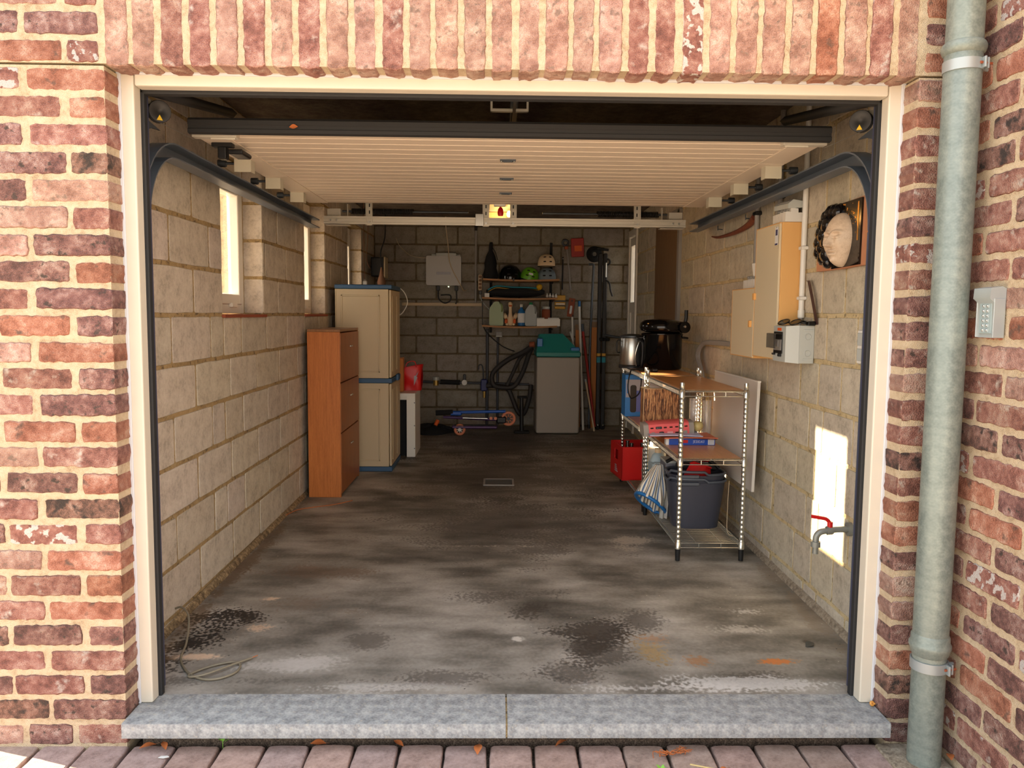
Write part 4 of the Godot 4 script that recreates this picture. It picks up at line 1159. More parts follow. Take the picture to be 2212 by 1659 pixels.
	ob("label", L().lathe([Vector2(0.0392, 0.035), Vector2(0.0398, 0.036), Vector2(0.0398, 0.134), Vector2(0.0392, 0.135)], 20), M.label_white, bt)
	ob("cap", L().lathe([Vector2(0.0, 0.198), Vector2(0.0155, 0.199), Vector2(0.0155, 0.226), Vector2(0.012, 0.23), Vector2(0, 0.23)], 14), M.white_plastic, bt)
	var tb := thing("white_tray", "open white cardboard tray at the right end of the bottom board", "tray", V(0.488, 1.18, -5.88))
	ob("tray_walls", L().bx(-0.122, 0.122, 0, 0.076, 0.07, 0.074).bx(-0.122, 0.122, 0, 0.088, -0.074, -0.07).bx(-0.122, -0.118, 0, 0.076, -0.07, 0.07).bx(0.118, 0.122, 0, 0.076, -0.07, 0.07), M.white_plastic, tb)
	ob("tray_floor", L().bx(-0.118, 0.118, 0, 0.004, -0.07, 0.07), M.white_plastic, tb)
	var jr := thing("jar", "dark jar of red brown stuff standing behind the white tray", "jar", V(0.472, 1.18, -5.99))
	ob("glass_wall", L().lathe([Vector2(0, 0), Vector2(0.042, 0.002), Vector2(0.045, 0.02), Vector2(0.045, 0.16), Vector2(0.038, 0.18)], 18), M.rust, jr)
	ob("lid", L().lathe([Vector2(0, 0.178), Vector2(0.041, 0.179), Vector2(0.041, 0.205), Vector2(0, 0.207)], 18), M.grey_plastic, jr)
	# ---- hung on the wall right of the shelf
	var gl := thing("glove_pack", "yellow packet with dark stripes hanging at the shelf's right end", "packet", V(0.62, 1.36, -5.98))
	ob("packet", L().bx(-0.058, 0.058, 0, 0.15, -0.012, 0.012, 0.008), M.dull_yellow, gl)
	ob("dark_band", L().bx(-0.057, 0.057, 0.03, 0.042, 0.011, 0.015, 0.002).bx(-0.057, 0.057, 0.075, 0.095, 0.011, 0.015, 0.002), M.black, gl)
	ob("pale_band", L().bx(-0.045, 0.05, 0.048, 0.062, 0.011, 0.016, 0.002), M.label_white, gl)
	var rp := thing("tool_packet", "slanted red brown packet with a pale label below the spade handles", "packet", V(0.734, 1.28, -6.05), V(0, 0, -0.12))
	ob("card", L().bx(-0.034, 0.034, 0, 0.2, -0.004, 0.004, 0.002), M.rust, rp)
	ob("blister", L().bx(-0.014, 0.012, 0.03, 0.12, 0.004, 0.018, 0.006), M.label_white, rp)
	ob("hanger_hole", L().bx(-0.008, 0.008, 0.165, 0.178, 0.003, 0.0048), M.black, rp)
	var mp := thing("long_tool", "grey handled tool with a round head hanging on the back wall", "tool", V(0.70, 1.8, -6.05))
	ob("handle", W(mp).rod(V(0.693, 2.02, -6.06), V(0.735, 1.565, -6.05), 0.009, 8), M.grey_pipe, mp)
	ob("head", W(mp).tube(_ring(0.03, 16, V(0, 0, 1), V(0.675, 2.07, -6.06)), 0.011, 6, true), M.dark_steel, mp)
	ob("collar", W(mp).bx(0.665, 0.705, 2.0, 2.035, -6.075, -6.045, 0.006), M.rust, mp)
	var mb2 := thing("dark_bar", "slim dark bar hanging beside the grey handled tool", "tool", V(0.65, 1.57, -6.07))
	ob("bar", W(mb2).rod(V(0.652, 1.92, -6.07), V(0.648, 1.57, -6.06), 0.008, 8), M.black, mb2)
	ob("hook_pin", W(mb2).rod(V(0.652, 1.90, -6.09), V(0.652, 1.90, -6.055), 0.005, 6), M.steel, mb2)
	var or_ := thing("red_bag", "red and orange plastic packet hanging high on the back wall", "packet", V(0.81, 1.92, -6.05), V(0, 0, 0.05))
	ob("packet", L().bx(-0.07, 0.07, 0, 0.2, -0.01, 0.012, 0.008), M.rust_red, or_)
	ob("print", L().bx(-0.035, 0.045, 0.06, 0.12, 0.011, 0.015, 0.003), M.orange, or_)
	var cr := thing("cable_reel", "black coil of hose hanging high on the back wall with a bar through it", "coil", V(0.985, 1.95, -6.04))
	for k in 4: ob("turn", L().tube(_ring(0.072 - 0.012 * k, 24, V(0.05 * k, 0, 1), V(0, 0, 0.01 * k)), 0.014, 6, true), M.black_matt, cr)
	ob("bar", L().rod(V(0.03, 0.06, 0.02), V(0.15, 0.045, 0.02), 0.013, 8), M.black, cr)
	# ---- leaning along the foot of the back wall
	var pole := func(called: String, label: String, a: Vector3, c: Vector3, r: float, m: Material, tip: Material = null, tl := 0.06, cat := "pole") -> Node3D:
		var t := thing(called, label, cat, c)
		var d := (a - c).normalized()
		ob("shaft", W(t).rod(c, a - d * (tl if tip else 0.0), r, 10), m, t)
		if tip: ob("tip", W(t).rod(a - d * tl, a, r * 1.12, 10), tip, t)
		return t
	pole.call("blue_tipped_pole", "long white pole with a blue tip leaning right of the water softener", V(0.832, 1.448, -6.05), V(0.873, 0.078, -5.83), 0.013, M.white_plastic, M.blue_plastic2)
	pole.call("short_pole", "white tube standing behind the water softener", V(0.76, 1.33, -6.06), V(0.79, 0.08, -6.0), 0.012, M.white_plastic, M.black, 0.05)
	pole.call("thin_rod", "thin white rod slanting behind the softener's lid", V(0.738, 1.12, -6.05), V(0.80, 0.9, -6.02), 0.008, M.white_plastic, M.grey_plastic, 0.02)
	pole.call("slanting_stick", "thin pale stick slanting from the white pole to the floor", V(0.892, 0.62, -5.86), V(0.985, 0.076, -5.76), 0.009, M.cord_beige, M.grey_plastic, 0.03)
	pole.call("red_pole", "dark red broom pole leaning against the back wall", V(0.868, 1.2, -6.06), V(1.0, 0.11, -5.86), 0.014, M.rust_red, M.dark_steel, 0.08)
	for q in [[0.83, 0.83, 1.2, 0.03, "narrow orange board leaning behind the blue tipped pole"], [1.01, 0.76, 1.23, 0.04, "brown board leaning behind the black roof bars"]]:
		var t := thing("leaning_board", q[4], "board", V(q[0], 0.077, -6.04), V(-0.03, 0, 0))
		ob("board", L().bx(-q[3], q[3], 0, q[2] - 0.08, -0.008, 0.008, 0.002), M.cardboard, t)
		ob("end_batten", L().bx(-q[3], q[3], q[2] - 0.14, q[2] - 0.08, 0.008, 0.016, 0.002), M.brown_wood, t)
	var hk := thing("bent_bar", "dark bar with a bent top leaning beside the roof bars", "bar", V(0.96, 0.077, -6.0))
	ob("bar_body", W(hk).tube(curve([V(0.93, 1.842, -6.06), V(0.975, 1.842, -6.06), V(0.982, 1.8, -6.06), V(0.972, 1.5, -6.06), V(0.955, 0.9, -6.03), V(0.95, 0.09, -5.95)], 4), 0.012, 8), M.dark_steel, hk)
	ob("foot_cap", W(hk).rod(V(0.95, 0.077, -5.95), V(0.95, 0.12, -5.952), 0.015, 8), M.black, hk)
	for q in [[1.035, "left of the two black roof bars standing against the back wall"], [1.088, "right of the two black roof bars, with a lever and an arm"]]:
		var t := thing("roof_bar", q[1], "roof bar", V(q[0], 0.075, -5.9), Vector3.ZERO, "black roof bars at the back wall")
		var x: float = q[0]
		ob("profile", W(t).bx(x - 0.021, x + 0.021, 0.11, 1.95, -5.93, -5.89, 0.008), M.black, t)
		ob("end_foot", W(t).bx(x - 0.024, x + 0.024, 0.075, 0.13, -5.935, -5.88, 0.01), M.black_matt, t)
		var bt2 := W(t)
		bt2.x = bt2.x * Transform3D(Basis.IDENTITY, V(x, 0.125, -5.878))
		ob("foot_bolt", bt2.lathe(_ball(0.011, 8), 12), M.chrome, t)
		ob("sticker_band", W(t).bx(x - 0.022, x + 0.022, 0.79, 0.86, -5.931, -5.888, 0.008), M.turquoise, t)
		ob("sticker_band", W(t).bx(x - 0.022, x + 0.022, 0.86, 0.90, -5.931, -5.888, 0.008), M.dull_yellow, t)
		ob("clamp_knob", W(t).rod(V(x + 0.01, 1.045, -5.9), V(x + 0.05, 1.045, -5.87), 0.02, 10), M.black_matt, t)
		if x > 1.06:
			ob("top_loop", W(t).tube(_ring(0.03, 18, V(0, 0, 1), V(x + 0.02, 1.86, -5.9)), 0.01, 6, true), M.black, t)
			ob("steel_spindle", W(t).rod(V(x + 0.005, 1.70, -5.88), V(x + 0.005, 1.85, -5.88), 0.008, 8), M.steel, t)
			ob("lever", W(t).tube(curve([V(x, 1.67, -5.88), V(x + 0.04, 1.64, -5.87), V(x + 0.055, 1.56, -5.86), V(x + 0.075, 1.5, -5.86)]), 0.009, 6), M.black, t)
			ob("arm", W(t).rod(V(x - 0.01, 1.09, -5.88), V(x + 0.2, 1.06, -5.8), 0.014, 8), M.dark_steel, t)
	# ---- the water softener, hoses and pipes
	var so := thing("water_softener", "tall pale water softener with a green blue hood", "water softener", V(0.58, 0.075, -5.75))
	ob("body", W(so).bx(0.352, 0.804, 0.075, 0.872, -6.0, -5.55, 0.02), M.softener, so)
	ob("hood_skirt", W(so).bx(0.347, 0.81, 0.868, 0.925, -6.0, -5.545, 0.015), M.green_blue, so)
	var hb := W(so)
	var lo4 := [V(0.352, 0.92, -5.55), V(0.805, 0.92, -5.55), V(0.805, 0.92, -5.99), V(0.352, 0.92, -5.99)]
	var up4 := [V(0.39, 1.10, -5.68), V(0.63, 1.105, -5.68), V(0.63, 1.09, -5.95), V(0.39, 1.09, -5.95)]
	for k in 4: hb.q(lo4[k], lo4[(k + 1) % 4], up4[(k + 1) % 4], up4[k])
	hb.q(up4[0], up4[1], up4[2], up4[3])
	ob("hood", hb, M.green_blue, so)
	ob("control_panel", W(so).bx(0.36, 0.42, 0.97, 1.06, -5.62, -5.58, 0.01), M.blue_plastic2, so)
	ob("dial_cover", W(so).bx(0.70, 0.80, 0.925, 0.97, -5.62, -5.56, 0.012), M.blue_plastic2, so)
	var hs := thing("grey_hose", "dark corrugated hose looped from the softener to the wall pipes", "hose", V(0.1, 0.5, -5.85))
	ob("hose_run", W(hs).tube(curve([V(0.318, 0.975, -5.76), V(0.29, 0.95, -5.77), V(0.22, 0.9, -5.8), V(0.05, 0.81, -5.84), V(-0.09, 0.68, -5.86), V(-0.09, 0.56, -5.86), V(0.0, 0.525, -5.86), V(0.13, 0.54, -5.86), V(0.22, 0.68, -5.86), V(0.285, 0.88, -5.82), V(0.315, 0.95, -5.80)]), 0.026, 10), M.hose_black, hs)
	ob("hose_run", W(hs).tube(curve([V(-0.16, 0.54, -5.9), V(0.05, 0.52, -5.88), V(0.12, 0.4, -5.86), V(0.16, 0.30, -5.84), V(0.205, 0.24, -5.82), V(0.25, 0.27, -5.84), V(0.30, 0.42, -5.88), V(0.315, 0.55, -5.92)]), 0.024, 10), M.hose_black, hs)
	ob("hose_run", W(hs).tube(curve([V(0.30, 0.93, -5.79), V(0.2, 0.85, -5.83), V(0.12, 0.68, -5.85), V(0.06, 0.55, -5.86)]), 0.02, 8), M.hose_black, hs)
	ob("coupling", W(hs).rod(V(0.29, 0.985, -5.76), V(0.345, 0.99, -5.75), 0.03, 10), M.rust, hs)
	var pp := thing("water_pipes", "grey water pipes with filter, gauge and valve on the back wall", "pipework", V(-0.2, 0.1, -6.06))
	ob("riser", W(pp).rod(V(-0.155, 0.09, -6.06), V(-0.155, 1.14, -6.06), 0.016, 10), M.dark_pipe, pp)
	ob("riser", W(pp).rod(V(-0.042, 0.09, -6.07), V(-0.042, 1.05, -6.07), 0.012, 10), M.dark_pipe, pp)
	ob("level_pipe", W(pp).rod(V(-0.9, 0.565, -6.03), V(0.3, 0.545, -6.03), 0.013, 10), M.dark_pipe, pp)
	ob("insulation", W(pp).rod(V(-0.66, 0.565, -6.03), V(-0.45, 0.56, -6.03), 0.026, 10), M.black_matt, pp)
	var fl := ob("filter_bowl", W(pp).rod(V(-0.706, 0.53, -6.0), V(-0.706, 0.585, -6.0), 0.028, 14), M.brass, pp)
	ob("filter_cap", W(pp).rod(V(-0.706, 0.585, -6.0), V(-0.706, 0.62, -6.0), 0.036, 14), M.grey_plastic, fl)
	var gg := ob("pressure_gauge", W(pp).rod(V(-0.399, 0.563, -6.02), V(-0.399, 0.563, -5.985), 0.029, 18), M.white_plastic, pp)
	ob("gauge_stem", W(pp).bx(-0.415, -0.383, 0.585, 0.65, -6.04, -6.0, 0.006), M.black, gg)
	ob("valve_body", W(pp).bx(-0.225, -0.15, 0.47, 0.6, -6.05, -5.98, 0.014), M.navy, pp)
	ob("drain_tap", W(pp).rod(V(-0.185, 0.47, -6.0), V(-0.185, 0.40, -6.0), 0.014, 10), M.brass, pp)
	ob("bent_tube", W(pp).tube(curve([V(-0.25, 0.7, -6.05), V(-0.245, 0.745, -6.05), V(-0.215, 0.75, -6.05), V(-0.2, 0.7, -6.05), V(-0.195, 0.6, -6.03)]), 0.007, 6), M.dark_pipe, pp)
	ob("shelf_cable", W(pp).tube(curve([V(-0.2, 1.17, -6.0), V(-0.15, 1.09, -6.03), V(0.0, 0.96, -6.06), V(0.14, 0.9, -6.06)]), 0.006, 6), M.black, pp)
	var jb := thing("socket_box", "beige junction box on the back wall under the shelf", "socket", V(-0.03, 1.06, -6.08))
	ob("box_body", L().bx(-0.032, 0.032, 0, 0.05, -0.02, 0.02, 0.004), M.grey_pipe, jb)
	ob("box_lid", L().bx(-0.034, 0.034, -0.004, 0.008, -0.02, 0.024, 0.002), M.grey_plastic, jb)
	# ---- on the floor
	var pm := thing("foot_pump", "black floor pump standing left of the water softener", "pump", V(0.212, 0.073, -5.62))
	ob("barrel", L().rod(V(0, 0.02, 0), V(-0.005, 0.37, 0), 0.021, 12), M.black, pm)
	ob("base_plate", L().box(V(0, 0.012, 0), V(0.16, 0.024, 0.11), 0.008), M.black_matt, pm)
	ob("grip", L().rod(V(-0.05, 0.375, 0), V(0.05, 0.375, 0), 0.015, 8), M.black_matt, pm)
	scooter("scooter", "folded child's scooter with blue deck, purple bar and orange wheels on the floor", V(-0.29, fy(-5.4), -5.42), M.blue_paint, M.purple)
	var dm := thing("dark_bag", "crumpled black bag lying on the floor beside the white cabinet", "bag", V(-0.72, fy(-5.6), -5.65))
	ob("bag_body", L().sheet(func(u, v):
		var a: float = u * TAU
		var r: float = sin(v * PI * 0.5)
		return V(cos(a) * r * (0.24 + 0.04 * sin(3 * a)), 0.075 * cos(v * PI * 0.5) * (1.0 + 0.3 * sin(5 * a + 6 * v)), -sin(a) * r * (0.2 + 0.03 * cos(4 * a))), 28, 8), M.black_matt, dm)
	ob("tie_cord", L().tube(curve([V(0.1, 0.06, 0.05), V(0.2, 0.05, 0.09), V(0.27, 0.012, 0.06), V(0.33, 0.008, 0.1)]), 0.006, 6), M.black, dm)
	var dg := thing("floor_drain", "rectangular drain grate set in the concrete floor", "drain", V(-0.03, fy(-3.33), -3.33))
	var gb := L()
	gb.bx(-0.115, 0.115, -0.002, 0.006, 0.1, 0.115, 0.002).bx(-0.115, 0.115, -0.002, 0.006, -0.115, -0.1, 0.002).bx(-0.115, -0.1, -0.002, 0.006, -0.1, 0.1, 0.002).bx(0.1, 0.115, -0.002, 0.006, -0.1, 0.1, 0.002)
	ob("rim", gb, M.grey_pipe, dg)
	ob("pit", L().bx(-0.1, 0.1, -0.006, 0.0008, -0.1, 0.1), M.black_matt, dg)
	for k in 7: ob("bar", L().bx(-0.1, 0.1, 0.0, 0.004, -0.093 + 0.03 * k, -0.083 + 0.03 * k, 0.001), M.drain_bar, dg)
	var fc := thing("brown_wire", "thin brown wire lying on the floor in front of the orange cabinet", "wire", V(-1.2, fy(-2.6), -2.6))
	ob("strand", W(fc).tube(curve([V(-1.37, fy(-2.3) + 0.01, -2.3), V(-1.33, fy(-2.5) + 0.004, -2.48), V(-1.25, fy(-2.55) + 0.004, -2.55), V(-1.12, fy(-2.62) + 0.004, -2.63), V(-1.02, fy(-2.72) + 0.004, -2.74)]), 0.0035, 5), M.orange_cord, fc)

func scooter(called: String, label: String, at: Vector3, deck: Material, bar: Material) -> void:
	var t := thing(called, label, "scooter", at)
	ob("deck", L().box(V(0.02, 0.095, 0.0), V(0.46, 0.03, 0.1), 0.012), bar, t)
	ob("deck_grip", L().box(V(0.02, 0.112, 0.0), V(0.40, 0.006, 0.09), 0.002), M.black, t)
	ob("tube", L().rod(V(-0.16, 0.245, 0.03), V(0.33, 0.258, 0.03), 0.015, 10), deck, t)
	ob("fork_cover", L().box(V(-0.17, 0.235, 0.03), V(0.13, 0.05, 0.05), 0.018), deck, t)
	ob("hand_grip", L().rod(V(-0.2, 0.245, 0.03), V(-0.37, 0.24, 0.05), 0.027, 10), M.black_matt, t)
	ob("steering_bar", L().rod(V(-0.3, 0.19, -0.02), V(0.3, 0.165, -0.02), 0.014, 10), bar, t)
	ob("chrome_bar", L().rod(V(-0.1, 0.19, 0.04), V(0.15, 0.185, 0.04), 0.009, 8), M.chrome, t)
	ob("end_grip", L().rod(V(-0.35, 0.16, 0.0), V(-0.375, 0.11, 0.02), 0.02, 10), M.orange, t)
	for w in [[-0.13, 0.07, 0.06], [0.36, 0.185, 0.075]]:
		var wh := ob("wheel", L().tube(_ring(w[2] - 0.014, 24, V(0, 0, 1), V(w[0], w[1], 0.03)), 0.014, 8, true), M.salmon, t)
		ob("hub", L().rod(V(w[0], w[1], 0.015), V(w[0], w[1], 0.046), 0.018, 12), M.white_plastic if w[0] < 0 else M.black, wh)
		for k in 8:
			var a := TAU * k / 8
			ob("spoke", L().rod(V(w[0] + cos(a) * 0.014, w[1] + sin(a) * 0.014, 0.03), V(w[0] + cos(a) * (w[2] - 0.02), w[1] + sin(a) * (w[2] - 0.02), 0.03), 0.005, 5), M.white_plastic if w[0] < 0 else M.salmon, wh)
	ob("front_bracket", L().box(V(0.29, 0.17, 0.03), V(0.1, 0.07, 0.05), 0.015), M.black, t)
	ob("reflector", L().rod(V(0.185, 0.19, 0.05), V(0.185, 0.19, 0.062), 0.016, 10).rod(V(0.23, 0.19, 0.05), V(0.23, 0.19, 0.062), 0.016, 10), M.salmon, t)

func _ball(r: float, n: int) -> Array:
	var o := []
	for i in n + 1: o.append(Vector2(maxf(0.0, r * sin(PI * i / n)), -r * cos(PI * i / n)))
	return o

func _ring(r: float, n: int, axis: Vector3, o := Vector3.ZERO) -> Array:
	var q := Quaternion(Vector3.BACK, axis.normalized())
	var out := []
	for i in n: out.append(o + q * V(r * cos(TAU * i / n), r * sin(TAU * i / n), 0))
	return out

func wire_unit(label: String, z1: float, z0: float) -> Node3D:
	var xa := 0.905; var xb := 1.238
	var f := fy((z0 + z1) / 2)
	var u := thing("wire_shelving", label, "shelving", V((xa + xb) / 2, f, (z0 + z1) / 2), Vector3.ZERO, "chrome wire shelving units")
	var pf := [Vector2(0, 0.085), Vector2(0.0125, 0.085)]
	var y := 0.11
	while y < 0.92:
		pf.append_array([Vector2(0.0125, y), Vector2(0.0112, y + 0.0015), Vector2(0.0112, y + 0.004), Vector2(0.0125, y + 0.0055)])
		y += 0.0254
	pf.append_array([Vector2(0.0125, 0.93), Vector2(0.0105, 0.937), Vector2(0, 0.938)])
	var lv := [0.905, 0.548, 0.108]
	for x in [xa, xb]:
		for z in [z1, z0]:
			var b := W(u)
			b.x = b.x * Transform3D(Basis.IDENTITY, V(x, f, z))
			var p := ob("post", b.lathe(pf, 12), M.chrome, u)
			var fb := W(u)
			fb.x = fb.x * Transform3D(Basis.IDENTITY, V(x, f, z))
			ob("foot", fb.lathe([Vector2(0, 0), Vector2(0.0125, 0.001), Vector2(0.0145, 0.06), Vector2(0.0155, 0.088), Vector2(0, 0.09)], 12), M.black, p)
			for l in lv:
				var cb := W(u)
				cb.x = cb.x * Transform3D(Basis.IDENTITY, V(x, l, z))
				ob("collar", cb.lathe([Vector2(0.013, -0.022), Vector2(0.0165, -0.02), Vector2(0.0155, 0.018), Vector2(0.013, 0.02)], 12), M.chrome, p)
	for l in lv:
		var b := W(u)
		for h in [l + 0.01, l - 0.014]:
			for x in [xa, xb]: b.rod(V(x, h, z1), V(x, h, z0), 0.003, 6)
			for z in [z1, z0]: b.rod(V(xa, h, z), V(xb, h, z), 0.003, 6)
		for z in [z1, z0]:
			for t in [0.33, 0.68]: b.rod(V(lerpf(xa, xb, t), l + 0.01, z), V(lerpf(xa, xb, t), l - 0.014, z), 0.003, 6)
		var fr := ob("shelf_frame", b, M.chrome, u)
		var wv := W(u)
		var n := 46
		for k in range(1, n):
			var z := lerpf(z1, z0, float(k) / n)
			wv.rod(V(xa, l + 0.012, z), V(xb, l + 0.012, z), 0.0016, 4)
			for x in [xa, xb]: wv.rod(V(x, l + 0.012, z), V(x, l - 0.014, z), 0.0016, 4)
		for x in [xa + 0.1, xb - 0.1]: wv.rod(V(x, l + 0.008, z1), V(x, l + 0.008, z0), 0.0025, 5)
		var dk := ob("deck_wires", wv, M.chrome, fr)
		dk.set_meta("kind", "stuff")
	return u

func shelf_board(label: String, y: float, z1: float, z0: float) -> void:
	var t := thing("shelf_board", label, "board", V(1.07, y, (z0 + z1) / 2), Vector3.ZERO, "wooden boards laid on the wire shelves")
	ob("board", W(t).bx(0.914, 1.228, y, y + 0.006, z0 + 0.012, z1 - 0.012, 0.001), M.board_wood2, t)
	ob("edge_band", W(t).bx(0.914, 1.228, y + 0.0005, y + 0.0055, z1 - 0.0122, z1 - 0.011), M.brown_wood, t)

func bottle(at: Vector3, label: String) -> void:
	var t := thing("bottle", label, "bottle", at, Vector3.ZERO, "brown bottles in the red crate")
	ob("glass_body", L().lathe([Vector2(0, 0), Vector2(0.029, 0.002), Vector2(0.03, 0.01), Vector2(0.03, 0.12), Vector2(0.024, 0.15), Vector2(0.014, 0.18), Vector2(0.012, 0.21)], 14), M.brown_glass, t)
	ob("crown_cap", L().lathe([Vector2(0, 0.208), Vector2(0.0155, 0.209), Vector2(0.014, 0.219), Vector2(0, 0.221)], 14), M.black_gloss, t)

func right_side() -> void:
	wire_unit("chrome wire shelving unit nearest the door, with buckets below", -1.49, -2.42)
	wire_unit("chrome wire shelving unit further in, with black pot on top", -2.475, -3.39)
	shelf_board("wooden board on the nearer unit's top shelf, empty", 0.9185, -1.49, -2.42)
	shelf_board("wooden board on the nearer unit's middle shelf under the egg carton", 0.5615, -1.49, -2.42)
	shelf_board("wooden board on the further unit's top shelf under the black pot", 0.9185, -2.475, -3.39)
	shelf_board("wooden board on the further unit's middle shelf under the blue box", 0.5615, -2.475, -3.39)
	# ---- on the top
	var k := thing("coffee_urn", "brushed steel coffee urn with black handle beside the black pot", "urn", V(0.925, 0.9245, -3.17))
	ob("body", L().lathe([Vector2(0, 0), Vector2(0.082, 0.002), Vector2(0.086, 0.01), Vector2(0.086, 0.21), Vector2(0.08, 0.222)], 28), M.steel, k)
	ob("lid", L().lathe([Vector2(0.083, 0.215), Vector2(0.088, 0.222), Vector2(0.086, 0.232), Vector2(0.05, 0.243), Vector2(0, 0.246)], 28), M.dark_steel, k)
	ob("handle", L().tube(curve([V(0.045, 0.19, 0.075), V(0.05, 0.195, 0.13), V(0.055, 0.12, 0.135), V(0.05, 0.02, 0.125), V(0.045, 0.01, 0.08)], 5), 0.011, 8), M.black, k)
	ob("spout_pipe", L().tube(curve([V(0.02, 0.02, 0.085), V(0.01, 0.1, 0.1), V(0.03, 0.18, 0.1), V(0.045, 0.2, 0.09)]), 0.006, 8), M.chrome, k)
	ob("side_loop", L().tube(curve([V(-0.085, 0.2, 0.0), V(-0.11, 0.19, 0.02), V(-0.11, 0.12, 0.02), V(-0.086, 0.11, 0.0)]), 0.005, 6), M.black, k)
	ob("base_ring", L().lathe([Vector2(0.07, 0.0), Vector2(0.092, 0.001), Vector2(0.092, 0.02), Vector2(0.085, 0.026)], 28), M.black, k)
	var p := thing("stock_pot", "large glossy black pot with loop handles on the further wire shelf", "pot", V(1.118, 0.9245, -3.05))
	ob("body", L().lathe([Vector2(0, 0), Vector2(0.132, 0.002), Vector2(0.14, 0.012), Vector2(0.14, 0.235), Vector2(0.146, 0.243), Vector2(0.146, 0.252), Vector2(0.138, 0.256), Vector2(0.134, 0.25), Vector2(0.134, 0.02), Vector2(0, 0.016)], 36), M.black_gloss, p)
	for s in [-1.0, 1.0]: ob("loop_handle", L().tube(curve([V(s * 0.138, 0.225, -0.04), V(s * 0.172, 0.222, -0.03), V(s * 0.172, 0.222, 0.03), V(s * 0.138, 0.225, 0.04)]), 0.008, 8), M.black, p)
	var l := thing("pan_lid", "glossy black domed lid with an upright handle lying on the black pot", "lid", V(1.116, 1.182, -3.05), V(0, 0, -0.03))
	ob("dome", L().lathe([Vector2(0.11, 0.0), Vector2(0.15, 0.012), Vector2(0.158, 0.035), Vector2(0.152, 0.065), Vector2(0.13, 0.085), Vector2(0.06, 0.096), Vector2(0, 0.098)], 36), M.black_gloss, l)
	ob("side_boss", L().rod(V(0.12, 0.045, 0.07), V(0.132, 0.045, 0.13), 0.04, 16), M.black_gloss, l)
	ob("upright_handle", L().tube([V(0.14, 0.07, 0.08), V(0.147, 0.11, 0.08), V(0.145, 0.165, 0.08)], 0.013, 10), M.black, l)
	ob("knob", L().rod(V(0.128, 0.05, 0.128), V(0.13, 0.05, 0.14), 0.008, 10), M.chrome, l)
	var c := thing("appliance_cable", "thin black power cord coiled by the urn and dangling over the shelf edge", "cord", V(0.9, 0.93, -2.95))
	ob("lead", W(c).tube(curve([V(0.93, 0.932, -3.0), V(0.99, 0.931, -2.93), V(1.03, 0.931, -2.86), V(0.96, 0.931, -2.82), V(0.90, 0.931, -2.88), V(0.895, 0.91, -3.02), V(0.885, 0.8, -3.06), V(0.90, 0.72, -3.02), V(0.945, 0.76, -2.95), V(0.95, 0.86, -2.9), V(0.92, 0.93, -2.8), V(1.0, 0.931, -2.74)]), 0.0045, 6), M.black, c)
	ob("plug", W(c).bx(0.99, 1.03, 0.925, 0.95, -2.76, -2.72, 0.008), M.black, c)
	# ---- on the middle shelves
	var b := thing("appliance_box", "blue printed appliance box with a dark handle picture on the further middle shelf", "box", V(1.02, 0.5675, -3.24))
	ob("carton", L().bx(-0.135, 0.14, 0, 0.305, -0.1, 0.06, 0.002), M.box_blue, b)
	ob("pale_print", L().bx(-0.13, 0.13, 0.14, 0.27, 0.0595, 0.0612), M.label_grey, b)
	ob("blue_print", L().bx(-0.055, 0.13, 0.035, 0.19, 0.061, 0.0622), M.print_violet, b)
	var hp := L()
	hp.x = Transform3D(Basis.IDENTITY, V(-0.075, 0.13, 0.0612))
	hp.prism(rrect(0.045, 0.2, 0.016, 4), 0, 0.0016)
	ob("handle_print", hp, M.black, b)
	ob("letter_print", L().bx(-0.122, -0.11, 0.17, 0.24, 0.0612, 0.0624), M.box_blue, b)
	var k2 := thing("bark_print_box", "upright box printed with brown tree bark behind the egg carton", "box", V(0.985, 0.5675, -2.36))
	ob("carton", L().bx(-0.125, 0.125, 0, 0.285, -0.06, 0.05, 0.002), M.bark, k2)
	ob("pale_edge", L().bx(-0.1265, -0.123, 0.0, 0.287, 0.046, 0.0515, 0.0005).bx(-0.1265, 0.1265, 0.283, 0.287, -0.06, 0.0515, 0.0005), M.cardboard_pale, k2)
	var cd := thing("paper_sheet", "white crumpled paper lying on top of the bark print box", "paper", V(0.98, 0.856, -2.34))
	ob("sheet", L().sheet(func(u, v): return V((u - 0.5) * 0.17, 0.004 + 0.012 * sin(u * 5.0 + v * 2.0) * sin(v * 3.1), (0.5 - v) * 0.1), 10, 6), M.paper, cd)
	var e := thing("egg_carton", "grey egg carton with a pink printed sleeve lying tilted on papers", "egg carton", V(0.955, 0.612, -2.06), V(0.06, 0.03, 0.07))
	var shell_pf := [Vector2(-0.055, 0), Vector2(0.055, 0), Vector2(0.06, 0.03), Vector2(0.05, 0.066), Vector2(0.04, 0.072), Vector2(-0.04, 0.072), Vector2(-0.05, 0.066), Vector2(-0.06, 0.03)]
	var eb := L()
	eb.x = Transform3D(Basis(V(0, 0, 1), V(0, 1, 0), V(-1, 0, 0)), Vector3.ZERO)
	eb.prism(shell_pf, -0.148, 0.148)
	ob("pulp_shell", eb, M.pulp, e)
	var es := L()
	es.x = eb.x
	es.prism([Vector2(-0.058, -0.002), Vector2(0.058, -0.002), Vector2(0.0635, 0.03), Vector2(0.053, 0.068), Vector2(0.041, 0.0755), Vector2(-0.041, 0.0755), Vector2(-0.053, 0.068), Vector2(-0.0635, 0.03)], -0.118, 0.118)
	var slv := ob("sleeve", es, M.pink, e)
	var rows := [[V(0, 0.0147, 0.0607), 0.16], [V(0, 0.049, 0.0583), -0.27]]
